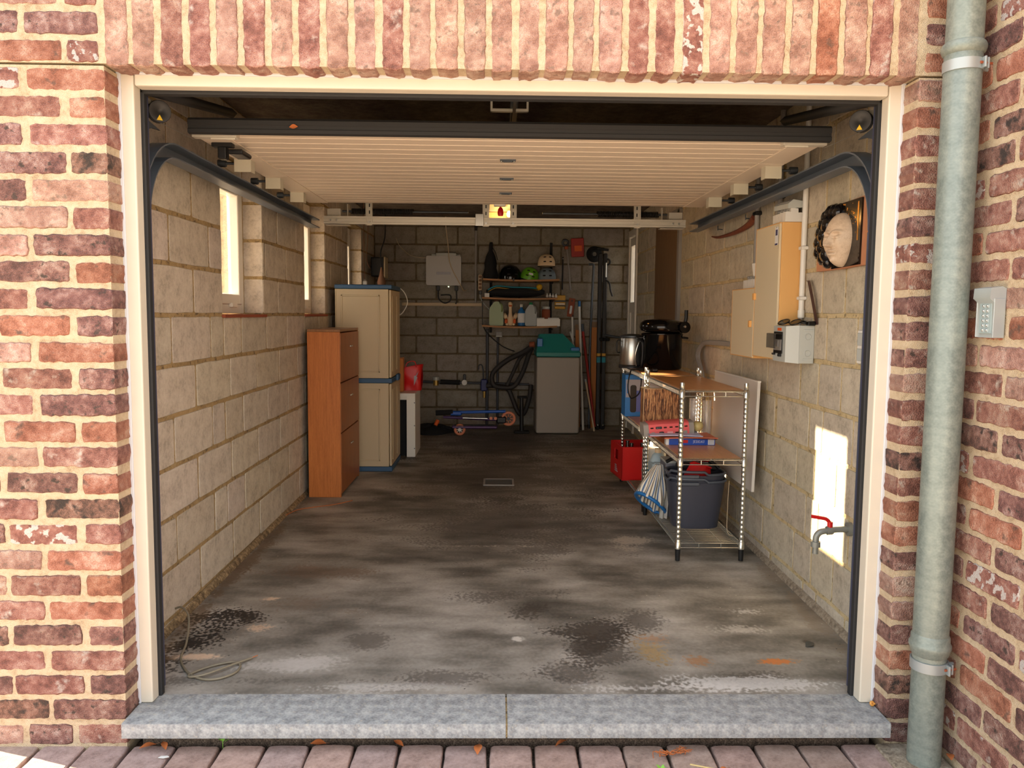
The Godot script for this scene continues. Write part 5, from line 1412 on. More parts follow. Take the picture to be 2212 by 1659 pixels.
	var fr := func(x: float, row: int, w: float, h: float, m: Material, nm: String) -> void:
		var q := L()
		q.x = Transform3D(Basis(V(1, 0, 0), 0.17 if row == 0 else -0.27), rows[row][0] + V(x, 0, 0.0005))
		q.prism(rrect(w, h, minf(w, h) * 0.2, 2), 0, 0.0008)
		ob(nm, q, m, slv)
	for x in [-0.095, 0.095]: fr.call(x, 0, 0.022, 0.022, M.pulp, "sleeve_window")
	fr.call(-0.045, 0, 0.028, 0.024, M.black, "printed_label"); fr.call(-0.045, 0, 0.022, 0.016, M.label_grey, "printed_text")
	fr.call(0.005, 0, 0.034, 0.02, M.pink_pale, "printed_text"); fr.call(0.05, 0, 0.03, 0.012, M.brown_glass, "printed_hen")
	fr.call(-0.06, 1, 0.036, 0.014, M.black, "printed_label"); fr.call(-0.06, 1, 0.026, 0.008, M.label_grey, "printed_text")
	for x in [-0.1, -0.022, 0.012, 0.045, 0.1]: fr.call(x, 1, 0.018, 0.008, M.brown_glass, "printed_hen")
	var pb := thing("foil_roll_box", "long blue foil roll box lying on the middle board below the papers", "box", V(1.065, 0.5676, -1.91), V(0, -0.02, 0))
	ob("carton", L().bx(-0.145, 0.135, 0, 0.04, -0.045, 0.0, 0.0015), M.foil_blue, pb)
	ob("white_end", L().bx(-0.1455, -0.128, -0.0002, 0.0403, -0.0455, 0.0006, 0.001), M.label_white, pb)
	var bc := L()
	for i in 7: bc.bx(0.098 + i * 0.0045, 0.100 + i * 0.0045, 0.006, 0.034, 0.0008, 0.0014)
	ob("barcode_panel", L().bx(0.094, 0.13, 0.003, 0.038, 0.0, 0.0008), M.label_white, pb)
	ob("barcode_bars", bc, M.label_grey, pb)
	ob("oval_emblem", L().bx(-0.06, -0.02, 0.012, 0.03, 0.0, 0.001, 0.0003), M.red, pb)
	var tm := TextMesh.new()
	tm.text = "JEDEAU"
	tm.font_size = 16
	tm.pixel_size = 0.0011
	tm.depth = 0.0006
	var fo := SystemFont.new()
	fo.font_names = ["Droid Serif"]
	tm.font = fo
	var tx := MeshInstance3D.new()
	tx.name = "lettering"
	tx.mesh = tm
	tx.material_override = M.label_white
	tx.position = V(0.042, 0.02, 0.0008)
	pb.add_child(tx)
	for q in [[0.612, M.orange_print, "folded orange and brown leaflet on the blue foil roll box", 0.02, 0.155, -1.98, 0.06], [0.6215, M.paper_violet, "white paper sheets under the pink egg carton", -0.05, 0.15, -2.0, -0.04]]:
		var lf := thing("leaflet", q[2], "paper", V(1.03 + q[3], q[0], q[5]), V(0, q[6], 0.02))
		var w: float = q[4]
		ob("sheets", L().sheet(func(u, v): return V((u - 0.5) * 2 * w, 0.006 * sin(u * 4.0 + 0.6) * (1.0 - v), (0.5 - v) * 0.2), 12, 4).sheet(func(u, v): return V((0.5 - u) * 2 * w, -0.005 + 0.006 * sin((1 - u) * 4.0 + 0.6) * (1.0 - v), (0.5 - v) * 0.2), 12, 4), q[1], lf)
		ob("fold", L().tube(curve([V(-w, 0.002, 0.1), V(0, 0.003, 0.102), V(w, -0.004, 0.1)]), 0.0035, 5), q[1], lf)
	var ap := thing("apple", "yellow and red apple at the egg carton's right end", "apple", V(1.135, 0.628, -2.06))
	ob("fruit", L().lathe([Vector2(0.004, 0.003), Vector2(0.018, 0.0), Vector2(0.03, 0.014), Vector2(0.034, 0.032), Vector2(0.028, 0.05), Vector2(0.014, 0.057), Vector2(0.002, 0.05)], 18), M.apple, ap)
	ob("stalk", L().tube([V(0, 0.05, 0), V(0.003, 0.06, 0), V(0.008, 0.066, 0)], 0.0015, 5), M.brown_cord, ap)
	ob("blush", L().lathe([Vector2(0.0344, 0.03), Vector2(0.0286, 0.05), Vector2(0.0144, 0.0575)], 10, 2.4), M.red, ap)
	for q in [[1.15, -2.22, "clear tall glass vase right of the bark print box"], [1.205, -2.12, "clear glass vase of dried stems beside the white panel"]]:
		var vs := thing("glass_vase", q[2], "vase", V(q[0], 0.5675, q[1]))
		ob("vase_wall", L().lathe([Vector2(0, 0.004), Vector2(0.026, 0.004), Vector2(0.028, 0.01), Vector2(0.024, 0.12), Vector2(0.027, 0.235), Vector2(0.0255, 0.236), Vector2(0.0225, 0.12), Vector2(0.025, 0.014), Vector2(0, 0.012)], 20), M.vase_glass, vs)
		ob("vase_base", L().lathe([Vector2(0, 0), Vector2(0.026, 0.0005), Vector2(0.0265, 0.006), Vector2(0, 0.0065)], 20), M.vase_glass, vs)
		if q[0] > 1.18:
			for i in 9: ob("dried_stem", L().tube(curve([V(R(-0.012, 0.012), 0.015, R(-0.012, 0.012)), V(R(-0.02, 0.02), 0.14, R(-0.02, 0.02)), V(R(-0.035, 0.03), 0.24, R(-0.04, 0.04)), V(R(-0.05, 0.03), R(0.27, 0.31), R(-0.06, 0.06))]), 0.0016, 5), M.straw, vs)
	var wp := thing("white_board", "large white panel leaning between the nearer wire shelving and the wall", "panel", V(1.29, fy(-1.9), -1.9))
	var wpb := L()
	wpb.x = Transform3D(Basis(Vector3.BACK, -0.025), Vector3.ZERO)
	ob("panel", wpb.bx(-0.008, 0.008, 0.36, 0.945, -0.44, 0.38, 0.002), M.white_panel, wp)
	var wpe := L()
	wpe.x = wpb.x
	ob("edge_strip", wpe.bx(-0.009, 0.009, 0.938, 0.946, -0.441, 0.381, 0.001), M.white_plastic, wp)
	# ---- the low shelf
	var bk := func(label: String, y: float, top: float, grow: float) -> Node3D:
		var t := thing("bucket", label, "bucket", V(1.078, y, -1.86), Vector3.ZERO, "dark grey buckets nested on the low shelf")
		var wall := func(u: float, v: float, s: float) -> Vector3:
			var a: float = -u * TAU
			var sq: float = pow(pow(absf(cos(a)), 2.8) + pow(absf(sin(a)), 2.8), -1.0 / 2.8)
			return V(cos(a) * sq * (lerpf(0.128, 0.163, v) + grow + s), v * top, sin(a) * sq * (lerpf(0.1, 0.128, v) + grow + s))
		var bb := L()
		bb.sheet(func(u, v): return wall.call(u, v, 0.0), 48, 6)
		bb.sheet(func(u, v): return wall.call(1.0 - u, v, -0.004), 48, 2)
		bb.sheet(func(u, v): return wall.call(u, 0.0, 0.0) * V(v, 1, v) + V(0, 0.003, 0), 48, 2)
		ob("bucket_body", bb, M.bucket, t)
		var rim := []
		for i in 48:
			var w: Vector3 = wall.call(i / 48.0, 1.0, 0.003)
			rim.append(w + V(0, 0.006 + (0.016 if w.z > 0.06 and w.x < 0.03 else 0.0), 0))
		ob("rim", L().tube(rim, 0.0075, 8, true), M.bucket_rim, t)
		ob("spout_lip", L().box(V(-0.07, top - 0.004, 0.128 + grow), V(0.13, 0.02, 0.012), 0.005), M.bucket_rim, t)
		return t
	bk.call("outer dark grey bucket on the wire unit's low shelf", 0.121, 0.262, 0.0)
	bk.call("inner dark grey bucket nested with its rim above the other", 0.158, 0.265, -0.005)
	var wire := thing("bucket_wire", "thin pale wire hanging beside the grey buckets", "wire", V(1.215, 0.12, -1.66))
	ob("strand", W(wire).tube(curve([V(1.232, 0.40, -1.72), V(1.22, 0.28, -1.69), V(1.212, 0.14, -1.66), V(1.225, 0.125, -1.6)]), 0.0018, 5), M.cord_beige, wire)
	var dp := thing("dustpan", "red dustpan standing in the grey buckets", "dustpan", V(1.065, 0.345, -1.80), V(-0.35, 0.25, -0.35))
	ob("scoop", L().sheet(func(u, v): return V((u - 0.5) * lerpf(0.2, 0.12, v), v * 0.13, 0.03 * cos((u - 0.5) * 2.6) + 0.015 * v), 14, 6).sheet(func(u, v): return V((0.5 - u) * lerpf(0.2, 0.12, v), v * 0.13, 0.027 * cos((0.5 - u) * 2.6) + 0.012 * v), 14, 6), M.red, dp)
	ob("scoop_back", L().box(V(0, 0.128, 0.02), V(0.12, 0.012, 0.05), 0.005), M.red, dp)
	var br := thing("hand_brush", "black hand brush with a ribbed red grip across the buckets", "brush", V(1.07, 0.475, -1.93), V(0.0, 0.1, -0.08))
	ob("stock", L().tube(curve([V(-0.155, -0.012, 0.03), V(-0.1, 0.012, 0.02), V(0.0, 0.018, 0.0), V(0.1, 0.008, 0.0), V(0.165, -0.03, 0.02)]), 0.011, 8), M.black, br)
	var gp := L()
	for i in 15: gp.rod(V(-0.085 + 0.0125 * i, 0.022 + 0.004 * sin(i * 0.4), 0.008), V(-0.078 + 0.0125 * i, 0.022 + 0.004 * sin(i * 0.4), 0.008), 0.0215, 12)
	ob("grip_rib", gp, M.red, br)
	ob("grip_core", L().rod(V(-0.088, 0.022, 0.008), V(0.108, 0.022, 0.008), 0.018, 12), M.rust_red, br)
	ob("brush_back", L().box(V(0.04, -0.03, 0.0), V(0.25, 0.035, 0.04), 0.01), M.dark_rubber, br)
	var gb := thing("grey_box", "grey storage box standing behind the nested buckets", "box", V(1.08, 0.121, -2.1))
	ob("box_body", L().bx(-0.135, 0.13, 0, 0.33, -0.08, 0.08, 0.004), M.grey_box, gb)
	ob("box_rim", L().bx(-0.138, 0.133, 0.318, 0.334, -0.083, 0.083, 0.004), M.grey_plastic, gb)
	var sb := thing("striped_bag", "white and blue striped cloth bag with a blue hem spilling off the low shelf", "bag", V(0.885, 0.18, -2.06))
	ob("cloth", L().sheet(func(u, v):
		var a: float = -u * TAU
		var r: float = lerpf(0.12, 0.03, pow(v, 1.4)) * (1.0 + 0.12 * sin(7 * a + 5 * v) + 0.07 * sin(13 * a - 4 * v))
		return V(cos(a) * r * 0.72 - 0.02 + 0.045 * v, 0.015 + 0.235 * v - 0.075 * (1 - v) * cos(a + 0.6), sin(a) * r * 0.8 + 0.02), 64, 14), M.stripes, sb)
	var hem := []
	for i in 28:
		var a := -TAU * i / 28
		hem.append(V(cos(a) * 0.088 - 0.02, 0.015 - 0.075 * cos(a + 0.6), sin(a) * 0.098 + 0.02))
	ob("hem", L().tube(hem, 0.011, 8, true), M.blue_plastic2, sb)
	ob("tail", L().sheet(func(u, v): return V(0.02 + u * 0.055, 0.10 - v * 0.16, 0.07 + 0.012 * sin(u * 14 + v * 3)), 16, 6), M.stripes, sb)
	var wj := thing("blue_liquid_can", "clear plastic can half full of blue liquid behind the striped bag", "canister", V(0.955, 0.121, -2.3))
	ob("can_wall", L().bx(-0.05, 0.05, 0, 0.285, -0.08, 0.08, 0.02), M.pale_blue, wj)
	ob("shoulder", L().lathe([Vector2(0.05, 0.28), Vector2(0.035, 0.32), Vector2(0.02, 0.335), Vector2(0, 0.335)], 20), M.pale_blue, wj)
	ob("blue_liquid", L().bx(-0.0505, 0.0505, 0.002, 0.24, -0.0805, 0.0805, 0.02), M.liquid_blue, wj)
	ob("cap", L().lathe([Vector2(0, 0.333), Vector2(0.02, 0.334), Vector2(0.02, 0.36), Vector2(0, 0.362)], 16), M.cream_helmet, wj)
	var pl := thing("white_canister", "white plastic canister with a faded label behind the blue liquid can", "canister", V(0.975, 0.121, -2.52))
	ob("body", L().bx(-0.07, 0.07, 0, 0.34, -0.06, 0.06, 0.025), M.white_plastic, pl)
	ob("label", L().bx(-0.0705, -0.05, 0.08, 0.25, -0.04, 0.0605, 0.002), M.label_grey, pl)
	ob("screw_cap", L().lathe([Vector2(0, 0.335), Vector2(0.03, 0.336), Vector2(0.03, 0.365), Vector2(0, 0.367)], 16), M.white_plastic, pl)
	# ---- the red crate
	var cr := thing("bottle_crate", "red plastic bottle crate on the further unit's low shelf", "crate", V(0.985, 0.116, -3.24), V(0, 0.1, 0))
	var w := 0.15; var d := 0.17; var h := 0.245; var th := 0.012
	var cb := L()
	cb.bx(-w, w, 0.0, 0.015, -d, d, 0.004)
	cb.bx(-w, w, 0.0, h, d - th, d, 0.005).bx(-w, w, 0.0, h, -d, -d + th, 0.005)
	for s in [-1.0, 1.0]:
		var x0: float = s * w; var x1: float = s * (w - th)
		cb.bx(x0, x1, 0.0, 0.13, -d, d, 0.005).bx(x0, x1, 0.2, h, -d, d, 0.005).bx(x0, x1, 0.12, 0.21, -d, -0.05, 0.005).bx(x0, x1, 0.12, 0.21, 0.05, d, 0.005)
	ob("crate_shell", cb, M.red, cr)
	ob("divider", L().bx(-0.003, 0.003, 0.015, 0.16, -d + th, d - th).bx(-w + th, w - th, 0.015, 0.16, -0.003, 0.003), M.rust_red, cr)
	var em := L()
	em.prism([Vector2(0.0, 0.045), Vector2(0.06, 0.04), Vector2(0.095, 0.075), Vector2(0.09, 0.13), Vector2(0.07, 0.17), Vector2(0.03, 0.17), Vector2(0.01, 0.15), Vector2(0.012, 0.11), Vector2(-0.008, 0.08)], d, d + 0.001)
	ob("emblem_print", em, M.emblem, cr)
	var em2 := L()
	em2.prism([Vector2(0.02, 0.06), Vector2(0.028, 0.06), Vector2(0.045, 0.10), Vector2(0.06, 0.06), Vector2(0.068, 0.06), Vector2(0.048, 0.115)], d + 0.001, d + 0.002)
	ob("emblem_letter", em2, M.red, cr)
	var sp := L()
	for i in 4: sp.bx(-w - 0.001, -w + 0.002, 0.04 + 0.014 * i, 0.048 + 0.014 * i, -0.03, 0.05 - 0.012 * i)
	ob("side_print", sp, M.label_grey, cr)
	var n := 0
	for q in [[-0.08, 0.09], [0.0, 0.09], [0.08, 0.09], [-0.08, -0.02], [0.08, -0.02]]:
		bottle(V(0.985, 0.158, -3.24) + V(q[0] + 0.02, 0, q[1]).rotated(Vector3.UP, 0.1), ["brown capped bottle in the red crate's front left corner", "brown capped bottle in the middle of the red crate's front row", "brown capped bottle in the red crate's front right corner", "brown capped bottle in the red crate's second row, left", "brown capped bottle in the red crate's second row, right"][n])
		n += 1

func face_point(t: float, r: float) -> Vector3:
	# a sleeping face as an oval relief: t goes round it, r from the middle (0) to the rim (1), then back towards the slab (beyond 1)
	var rr := minf(r, 1.0)
	var u := cos(t * TAU) * rr
	var v := sin(t * TAU) * rr
	var out: float = 0.052 * pow(maxf(0.0, 1.0 - pow(rr, 2.4)), 0.62)
	var gs := func(cu: float, cv: float, su: float, sv: float) -> float: return exp(-pow((u - cu) / su, 2.0) - pow((v - cv) / sv, 2.0))
	# the nose is a ridge that grows downwards to its tip
	var slope: float = clampf((0.26 - v) / 0.5, 0.0, 1.0) * (1.0 if v > -0.24 else maxf(0.0, 1.0 - (-0.24 - v) / 0.07))
	out += 0.036 * exp(-pow(u / (0.10 + 0.06 * slope), 2.0)) * slope
	out += 0.014 * (float(gs.call(0.16, -0.21, 0.07, 0.06)) + float(gs.call(-0.16, -0.21, 0.07, 0.06)))
	for s in [-1.0, 1.0]:
		out -= 0.014 * float(gs.call(s * 0.30, 0.12, 0.18, 0.12))
		out += 0.015 * float(gs.call(s * 0.36, 0.07, 0.17, 0.075))
		out -= 0.007 * exp(-pow((v - (0.02 + 0.5 * pow(u - s * 0.36, 2.0))) / 0.018, 2.0)) * exp(-pow((u - s * 0.36) / 0.2, 4.0))
		out += 0.009 * exp(-pow((v - (0.29 - 0.6 * pow(u - s * 0.34, 2.0))) / 0.045, 2.0)) * exp(-pow((u - s * 0.36) / 0.3, 4.0))
		out += 0.009 * float(gs.call(s * 0.5, -0.14, 0.22, 0.2))
	out += 0.016 * exp(-pow(u / 0.22, 2.0)) * (exp(-pow((v + 0.42) / 0.045, 2.0)) + 1.1 * exp(-pow((v + 0.55) / 0.055, 2.0)))
	out -= 0.009 * exp(-pow(u / 0.25, 4.0)) * exp(-pow((v + 0.482) / 0.016, 2.0))
	out -= 0.007 * float(gs.call(0, -0.32, 0.09, 0.05))
	out += 0.017 * float(gs.call(0, -0.78, 0.22, 0.12))
	if r > 1.0: out -= (r - 1.0) * 0.3
	return V(u * 0.082 * (1.0 - 0.22 * clampf(-v, 0.0, 1.0)), v * 0.108, out)

func right_wall_things() -> void:
	# ---- two meter cupboards
	var mk := func(label: String, z1: float, z0: float, y0: float, y1: float, hz: float, hy: float) -> Node3D:
		var t := thing("meter_cupboard", label, "cupboard", V(1.376, y0, (z0 + z1) / 2))
		ob("case", W(t).bx(1.279, 1.376, y0, y1, z0, z1, 0.002), M.case_wood, t)
		var d := ob("door", W(t).bx(1.268, 1.279, y0 + 0.004, y1 - 0.004, z0 + 0.006, z1 - 0.006, 0.002), M.beige_door, t)
		ob("edge_band", W(t).bx(1.2675, 1.2795, y0 + 0.001, y0 + 0.006, z0 + 0.002, z1 - 0.002, 0.0005).bx(1.2675, 1.2795, y1 - 0.006, y1 - 0.001, z0 + 0.002, z1 - 0.002, 0.0005).bx(1.2675, 1.2795, y0, y1, z0 + 0.001, z0 + 0.007, 0.0005), M.case_wood, t)
		ob("latch", W(t).bx(1.256, 1.27, hy - 0.017, hy + 0.017, hz - 0.011, hz + 0.011, 0.002), M.latch_orange, d)
		return t
	var ca: Node3D = mk.call("taller beige meter cupboard with an orange latch, next to the white conduit", -1.17, -1.512, 1.10, 1.745, -1.497, 1.405)
	mk.call("lower beige meter cupboard with an orange latch, left of the taller one", -1.514, -1.9, 1.088, 1.452, -1.555, 1.265)
	var tg := thing("paper_tag", "small white and blue paper tag at the taller cupboard's top corner", "tag", V(1.264, 1.69, -1.2))
	ob("tag_sheet", L().bx(-0.001, 0.001, -0.05, 0.035, -0.022, 0.016), M.label_white, tg)
	ob("blue_print", L().bx(-0.0016, -0.001, -0.005, 0.022, -0.014, 0.012), M.navy, tg)
	ob("blue_print", L().bx(-0.0016, -0.001, -0.05, -0.042, -0.02, 0.014), M.navy, tg)
	ob("pin", L().rod(V(0.003, 0.032, 0), V(-0.004, 0.032, 0), 0.003, 8), M.steel, tg)
	# spare breakers and blocks on top
	var n := 0
	for q in [[V(1.325, 1.745, -1.225), 0.2, 4, "row of white circuit breakers on top of the taller cupboard"], [V(1.325, 1.452, -1.66), 0.17, 4, "row of white circuit breakers on top of the lower cupboard"]]:
		var t := thing("breaker_row", q[3], "breakers", q[0] + V(0, 0, -0.02))
		for i in q[2]:
			var z: float = 0.07 - 0.043 * i
			var br := ob("breaker", L().prism([Vector2(-0.04, 0), Vector2(0.04, 0), Vector2(0.04, 0.042), Vector2(0.02, 0.042), Vector2(0.02, 0.06), Vector2(-0.015, 0.064), Vector2(-0.015, 0.045), Vector2(-0.04, 0.045)], z - 0.02, z + 0.02), M.white_plastic, t)
			ob("toggle", L().box(V(-0.018, 0.06, z), V(0.016, 0.014, 0.012), 0.003), M.grey_pipe, br)
		n += 1
	var b2 := thing("terminal_block", "grey stepped terminal block lying on the upper row of breakers", "terminal block", V(1.33, 1.81, -1.21), V(0.05, 0.0, 0.06))
	ob("block_body", L().prism([Vector2(-0.035, 0), Vector2(0.035, 0), Vector2(0.035, 0.03), Vector2(-0.01, 0.04), Vector2(-0.035, 0.022)], -0.13, 0.06), M.grey_plastic, b2)
	ob("screw_row", L().box(V(-0.02, 0.028, -0.03), V(0.012, 0.014, 0.15), 0.003), M.grey_pipe, b2)
	var b3 := thing("spare_breaker", "single white breaker standing on the lower cupboard's row", "breaker", V(1.325, 1.517, -1.62), V(0.0, 0.3, 0.15))
	ob("body", L().box(V(0, 0.035, 0), V(0.045, 0.07, 0.05), 0.004), M.white_plastic, b3)
	ob("knob", L().rod(V(-0.02, 0.03, 0.026), V(-0.02, 0.03, 0.03), 0.012, 12), M.black, b3)
	# ---- grey distribution box with its window
	var g := thing("distribution_box", "grey electrical box with an open smoked window and orange sticker", "electrical box", V(1.376, 1.093, -1.07))
	ob("back_case", W(g).bx(1.306, 1.375, 1.094, 1.266, -1.166, -0.978, 0.003), M.grey_plastic, g)
	var cv := W(g)
	cv.x = cv.x * Transform3D(Basis(V(0, 0, 1), V(-1, 0, 0), V(0, -1, 0)), Vector3.ZERO) if false else cv.x
	# the cover tapers towards the front
	var f0 := [V(1.306, 1.094, -0.978), V(1.306, 1.266, -0.978), V(1.306, 1.266, -1.166), V(1.306, 1.094, -1.166)]
	var f1 := [V(1.252, 1.099, -1.0), V(1.252, 1.261, -1.0), V(1.252, 1.261, -1.158), V(1.252, 1.099, -1.158)]
	for i in 4: cv.q(f0[i], f0[(i + 1) % 4], f1[(i + 1) % 4], f1[i])
	cv.q(f1[0], f1[1], f1[2], f1[3])
	ob("front_cover", cv, M.grey_plastic, g)
	ob("window_recess", W(g).bx(1.248, 1.253, 1.135, 1.235, -1.145, -1.035, 0.002), M.black, g)
	ob("breaker_strip", W(g).bx(1.246, 1.2485, 1.15, 1.20, -1.14, -1.04, 0.001).bx(1.243, 1.247, 1.165, 1.195, -1.1, -1.075, 0.001), M.grey_pipe, g)
	ob("smoked_flap", W(g).bx(1.218, 1.248, 1.225, 1.228, -1.147, -1.033, 0.001).bx(1.214, 1.218, 1.16, 1.227, -1.147, -1.033, 0.001), M.smoked, g)
	ob("flap_catch", W(g).bx(1.238, 1.25, 1.127, 1.136, -1.14, -1.12, 0.002), M.black, g)
	ob("flap_catch", W(g).bx(1.238, 1.25, 1.122, 1.136, -1.062, -1.042, 0.002), M.black, g)
	ob("warning_sticker", W(g).bx(1.2505, 1.2522, 1.24, 1.253, -1.105, -1.055), M.orange, g)
	for y in [1.215, 1.14]:
		var kn := W(g)
		kn.tube(_ring(0.013, 20, V(0, 0, 1), V(1.345, y, -0.9778)), 0.0022, 5, true)
		ob("knockout", kn, M.grey_plastic, g)
	for y in [1.243, 1.112]: ob("slot_rib", W(g).bx(1.325, 1.372, y - 0.006, y + 0.006, -0.979, -0.9765, 0.001), M.grey_plastic, g)
	var sg := thing("sunglasses", "black sunglasses lying on the grey electrical box", "sunglasses", V(1.29, 1.266, -1.06), V(0, 0.5, 0))
	for z in [0.034, -0.034]:
		var lz := L()
		lz.tube(_ring(0.026, 18, V(-0.5, 1, 0), V(0, 0.014, z)), 0.0035, 6, true)
		var rim := ob("lens_rim", lz, M.black_gloss, sg)
		var gl := L()
		gl.x = Transform3D(Basis(Quaternion(Vector3.BACK, V(-0.5, 1, 0).normalized())), V(0, 0.014, z))
		gl.prism(rrect(0.05, 0.05, 0.0245, 5), -0.001, 0.001)
		ob("lens", gl, M.lens, rim)
	ob("temple_arm", L().tube(curve([V(0.02, 0.012, 0.06), V(0.05, 0.01, 0.045), V(0.075, 0.006, 0.03)]), 0.003, 6), M.black_gloss, sg)
	ob("temple_arm", L().tube(curve([V(0.02, 0.012, -0.06), V(0.05, 0.01, -0.045), V(0.07, 0.006, -0.03)]), 0.003, 6), M.black_gloss, sg)
	var st := thing("leather_strap", "dark brown leather strap looped behind the white conduit", "strap", V(1.36, 1.27, -1.0))
	ob("band", W(st).sheet(func(u, v):
		var p := V(1.372 - 0.02 * sin(v * PI), lerpf(1.27, 1.47, sin(v * PI * 0.55)), lerpf(-0.955, -1.085, v * v))
		return p + V(0.0, 0.0, (u - 0.5) * 0.034), 3, 14), M.leather, st)
	ob("buckle", W(st).bx(1.335, 1.37, 1.266, 1.285, -0.99, -0.955, 0.004), M.black_gloss, st)
	ob("coiled_lead", W(st).tube(_ring(0.026, 20, V(0.1, 1, 0.2), V(1.345, 1.279, -1.02)), 0.004, 6, true), M.black_gloss, st)
	# ---- pipes up the wall
	var w := thing("white_conduit", "white conduit pipe rising from the grey electrical box", "conduit", V(1.36, 1.27, -1.112))
	ob("tube_body", W(w).rod(V(1.36, 1.32, -1.112), V(1.36, 2.32, -1.112), 0.0125, 12), M.white_plastic, w)
	ob("end_sleeve", W(w).rod(V(1.36, 1.30, -1.112), V(1.36, 1.335, -1.112), 0.0155, 12), M.white_plastic, w)
	var gcone := W(w)
	gcone.tube([V(1.36, 1.302, -1.112), V(1.355, 1.266, -1.112)], 0.012, 12, false, 0.006)
	ob("grey_gland", gcone, M.grey_pipe, w)
	for y in [1.39, 1.62]: ob("pipe_clip", W(w).bx(1.345, 1.376, y - 0.008, y + 0.008, -1.138, -1.09, 0.003), M.white_plastic, w)
	for q in [[-1.44, 1.745, "grey pipe rising behind the breakers on the taller cupboard", 1.90], [-1.79, 1.53, "grey pipe rising beside the wooden stick above the lower cupboard", 1.86]]:
		var t := thing("grey_conduit", q[2], "conduit", V(1.36, q[1], q[0]))
		ob("tube_body", W(t).rod(V(1.358, q[1], q[0]), V(1.358, 2.32, q[0]), 0.0135, 12), M.grey_pipe, t)
		ob("pipe_clamp", W(t).bx(1.34, 1.376, q[3] - 0.01, q[3] + 0.01, q[0] - 0.03, q[0] + 0.03, 0.004), M.black, t)
	var sk := thing("wooden_stick", "dark reddish wooden stick resting on two nails on the right wall", "stick", V(1.36, 1.83, -2.3))
	ob("shaft", W(sk).tube(curve([V(1.362, 1.825, -2.72), V(1.362, 1.805, -2.55), V(1.362, 1.80, -2.2), V(1.36, 1.815, -1.95), V(1.36, 1.845, -1.83)]), 0.004, 8, false, 0.022), M.horn, sk)
	for z in [-2.52, -1.95]: ob("nail", W(sk).rod(V(1.376, 1.85, z), V(1.345, 1.853, z), 0.003, 6).rod(V(1.345, 1.845, z), V(1.345, 1.875, z), 0.003, 6), M.dark_steel, sk)
	var cb := thing("cable_bundle", "bundle of grey cables leaving the wall above the further shelving", "cables", V(1.36, 1.12, -2.45))
	for i in 3: ob("cable", W(cb).tube(curve([V(1.378, 1.125 + 0.008 * i, -2.3 + 0.01 * i), V(1.352, 1.125 + 0.008 * i, -2.5), V(1.345 - 0.004 * i, 1.11 + 0.006 * i, -2.78), V(1.342 - 0.004 * i, 1.03, -2.88 - 0.02 * i), V(1.335, 0.9, -2.72 - 0.025 * i), V(1.33, 0.75, -2.7 - 0.025 * i)]), 0.0085, 8), M.grey_pipe, cb)
	var wc := thing("white_hanger", "small white triangular hanger at the lower cupboard's far edge", "hanger", V(1.3, 1.24, -1.925))
	ob("plate", L().prism([Vector2(-0.025, -0.02), Vector2(0.012, -0.025), Vector2(0.008, 0.025)], -0.003, 0.003), M.white_plastic, wc)
	ob("pin", L().rod(V(0.076, 0.02, 0), V(0, 0.02, 0), 0.003, 6), M.steel, wc)
	# ---- ceramic relief
	var m := thing("face_plaque", "ceramic relief of a sleeping face with black hair on a terracotta slab", "wall plaque", V(1.376, 1.50, -0.715))
	var sl := W(m)
	sl.x = sl.x * Transform3D(face_left, V(1.358, 0, 0))
	var y0 := 1.503
	# in this frame x runs to +z, y up, z out of the wall
	sl.prism([Vector2(-0.94, y0), Vector2(-0.70, y0 - 0.002), Vector2(-0.49, y0 + 0.003), Vector2(-0.485, y0 + 0.268), Vector2(-0.72, y0 + 0.262), Vector2(-0.80, y0 + 0.25), Vector2(-0.93, y0 + 0.11)], -0.016, 0.004)
	ob("slab", sl, M.terracotta, m)
	var bp := W(m)
	bp.x = bp.x * Transform3D(face_left, V(1.358, 0, 0))
	bp.prism([Vector2(-0.765, y0 + 0.001), Vector2(-0.51, y0 + 0.006), Vector2(-0.505, y0 + 0.262), Vector2(-0.735, y0 + 0.262)], 0.0, 0.012)
	ob("black_glaze", bp, M.glaze, m)
	var gd := W(m)
	gd.x = bp.x
	for i in 42:
		var px := R(-0.70, -0.53); var py := y0 + R(0.12, 0.255)
		gd.box(V(px, py, 0.0122), V(R(0.002, 0.006), R(0.002, 0.007), 0.0014))
	gd.bx(-0.535, -0.527, y0 + 0.1, y0 + 0.25, 0.0115, 0.0135, 0.0005)
	ob("gold_fleck", gd, M.gold, m)
	var fc := W(m)
	fc.x = fc.x * Transform3D(Basis(Vector3.UP, 0.3) * face_left, V(1.335, 1.615, -0.655))
	fc.sheet(func(u, v): return face_point(u, maxf(0.001, v * 1.12)), 88, 46)
	ob("face", fc, M.clay, m)
	var hairs := [[-0.90, 1.585, 0.03], [-0.895, 1.625, 0.034], [-0.88, 1.665, 0.034], [-0.86, 1.70, 0.032], [-0.83, 1.725, 0.034], [-0.79, 1.735, 0.036], [-0.75, 1.735, 0.036], [-0.71, 1.73, 0.036], [-0.85, 1.60, 0.04], [-0.84, 1.65, 0.042], [-0.80, 1.69, 0.045], [-0.85, 1.56, 0.034], [-0.79, 1.62, 0.05], [-0.80, 1.57, 0.045], [-0.73, 1.68, 0.05], [-0.80, 1.535, 0.03]]
	for q in hairs:
		var hb := W(m)
		hb.x = hb.x * Transform3D(face_left, V(1.346, q[1], q[0])) * Transform3D(Basis(Vector3.BACK, R(0, 1)).scaled_local(V(1.15, 0.9, 0.75)), Vector3.ZERO)
		ob("hair_curl", hb.lathe(_ball(q[2], 7), 9), M.glaze, m)
	# ---- tap
	var t := thing("garden_tap", "wall tap with a red lever in the patch of sunlight", "tap", V(1.376, 0.457, -0.534))
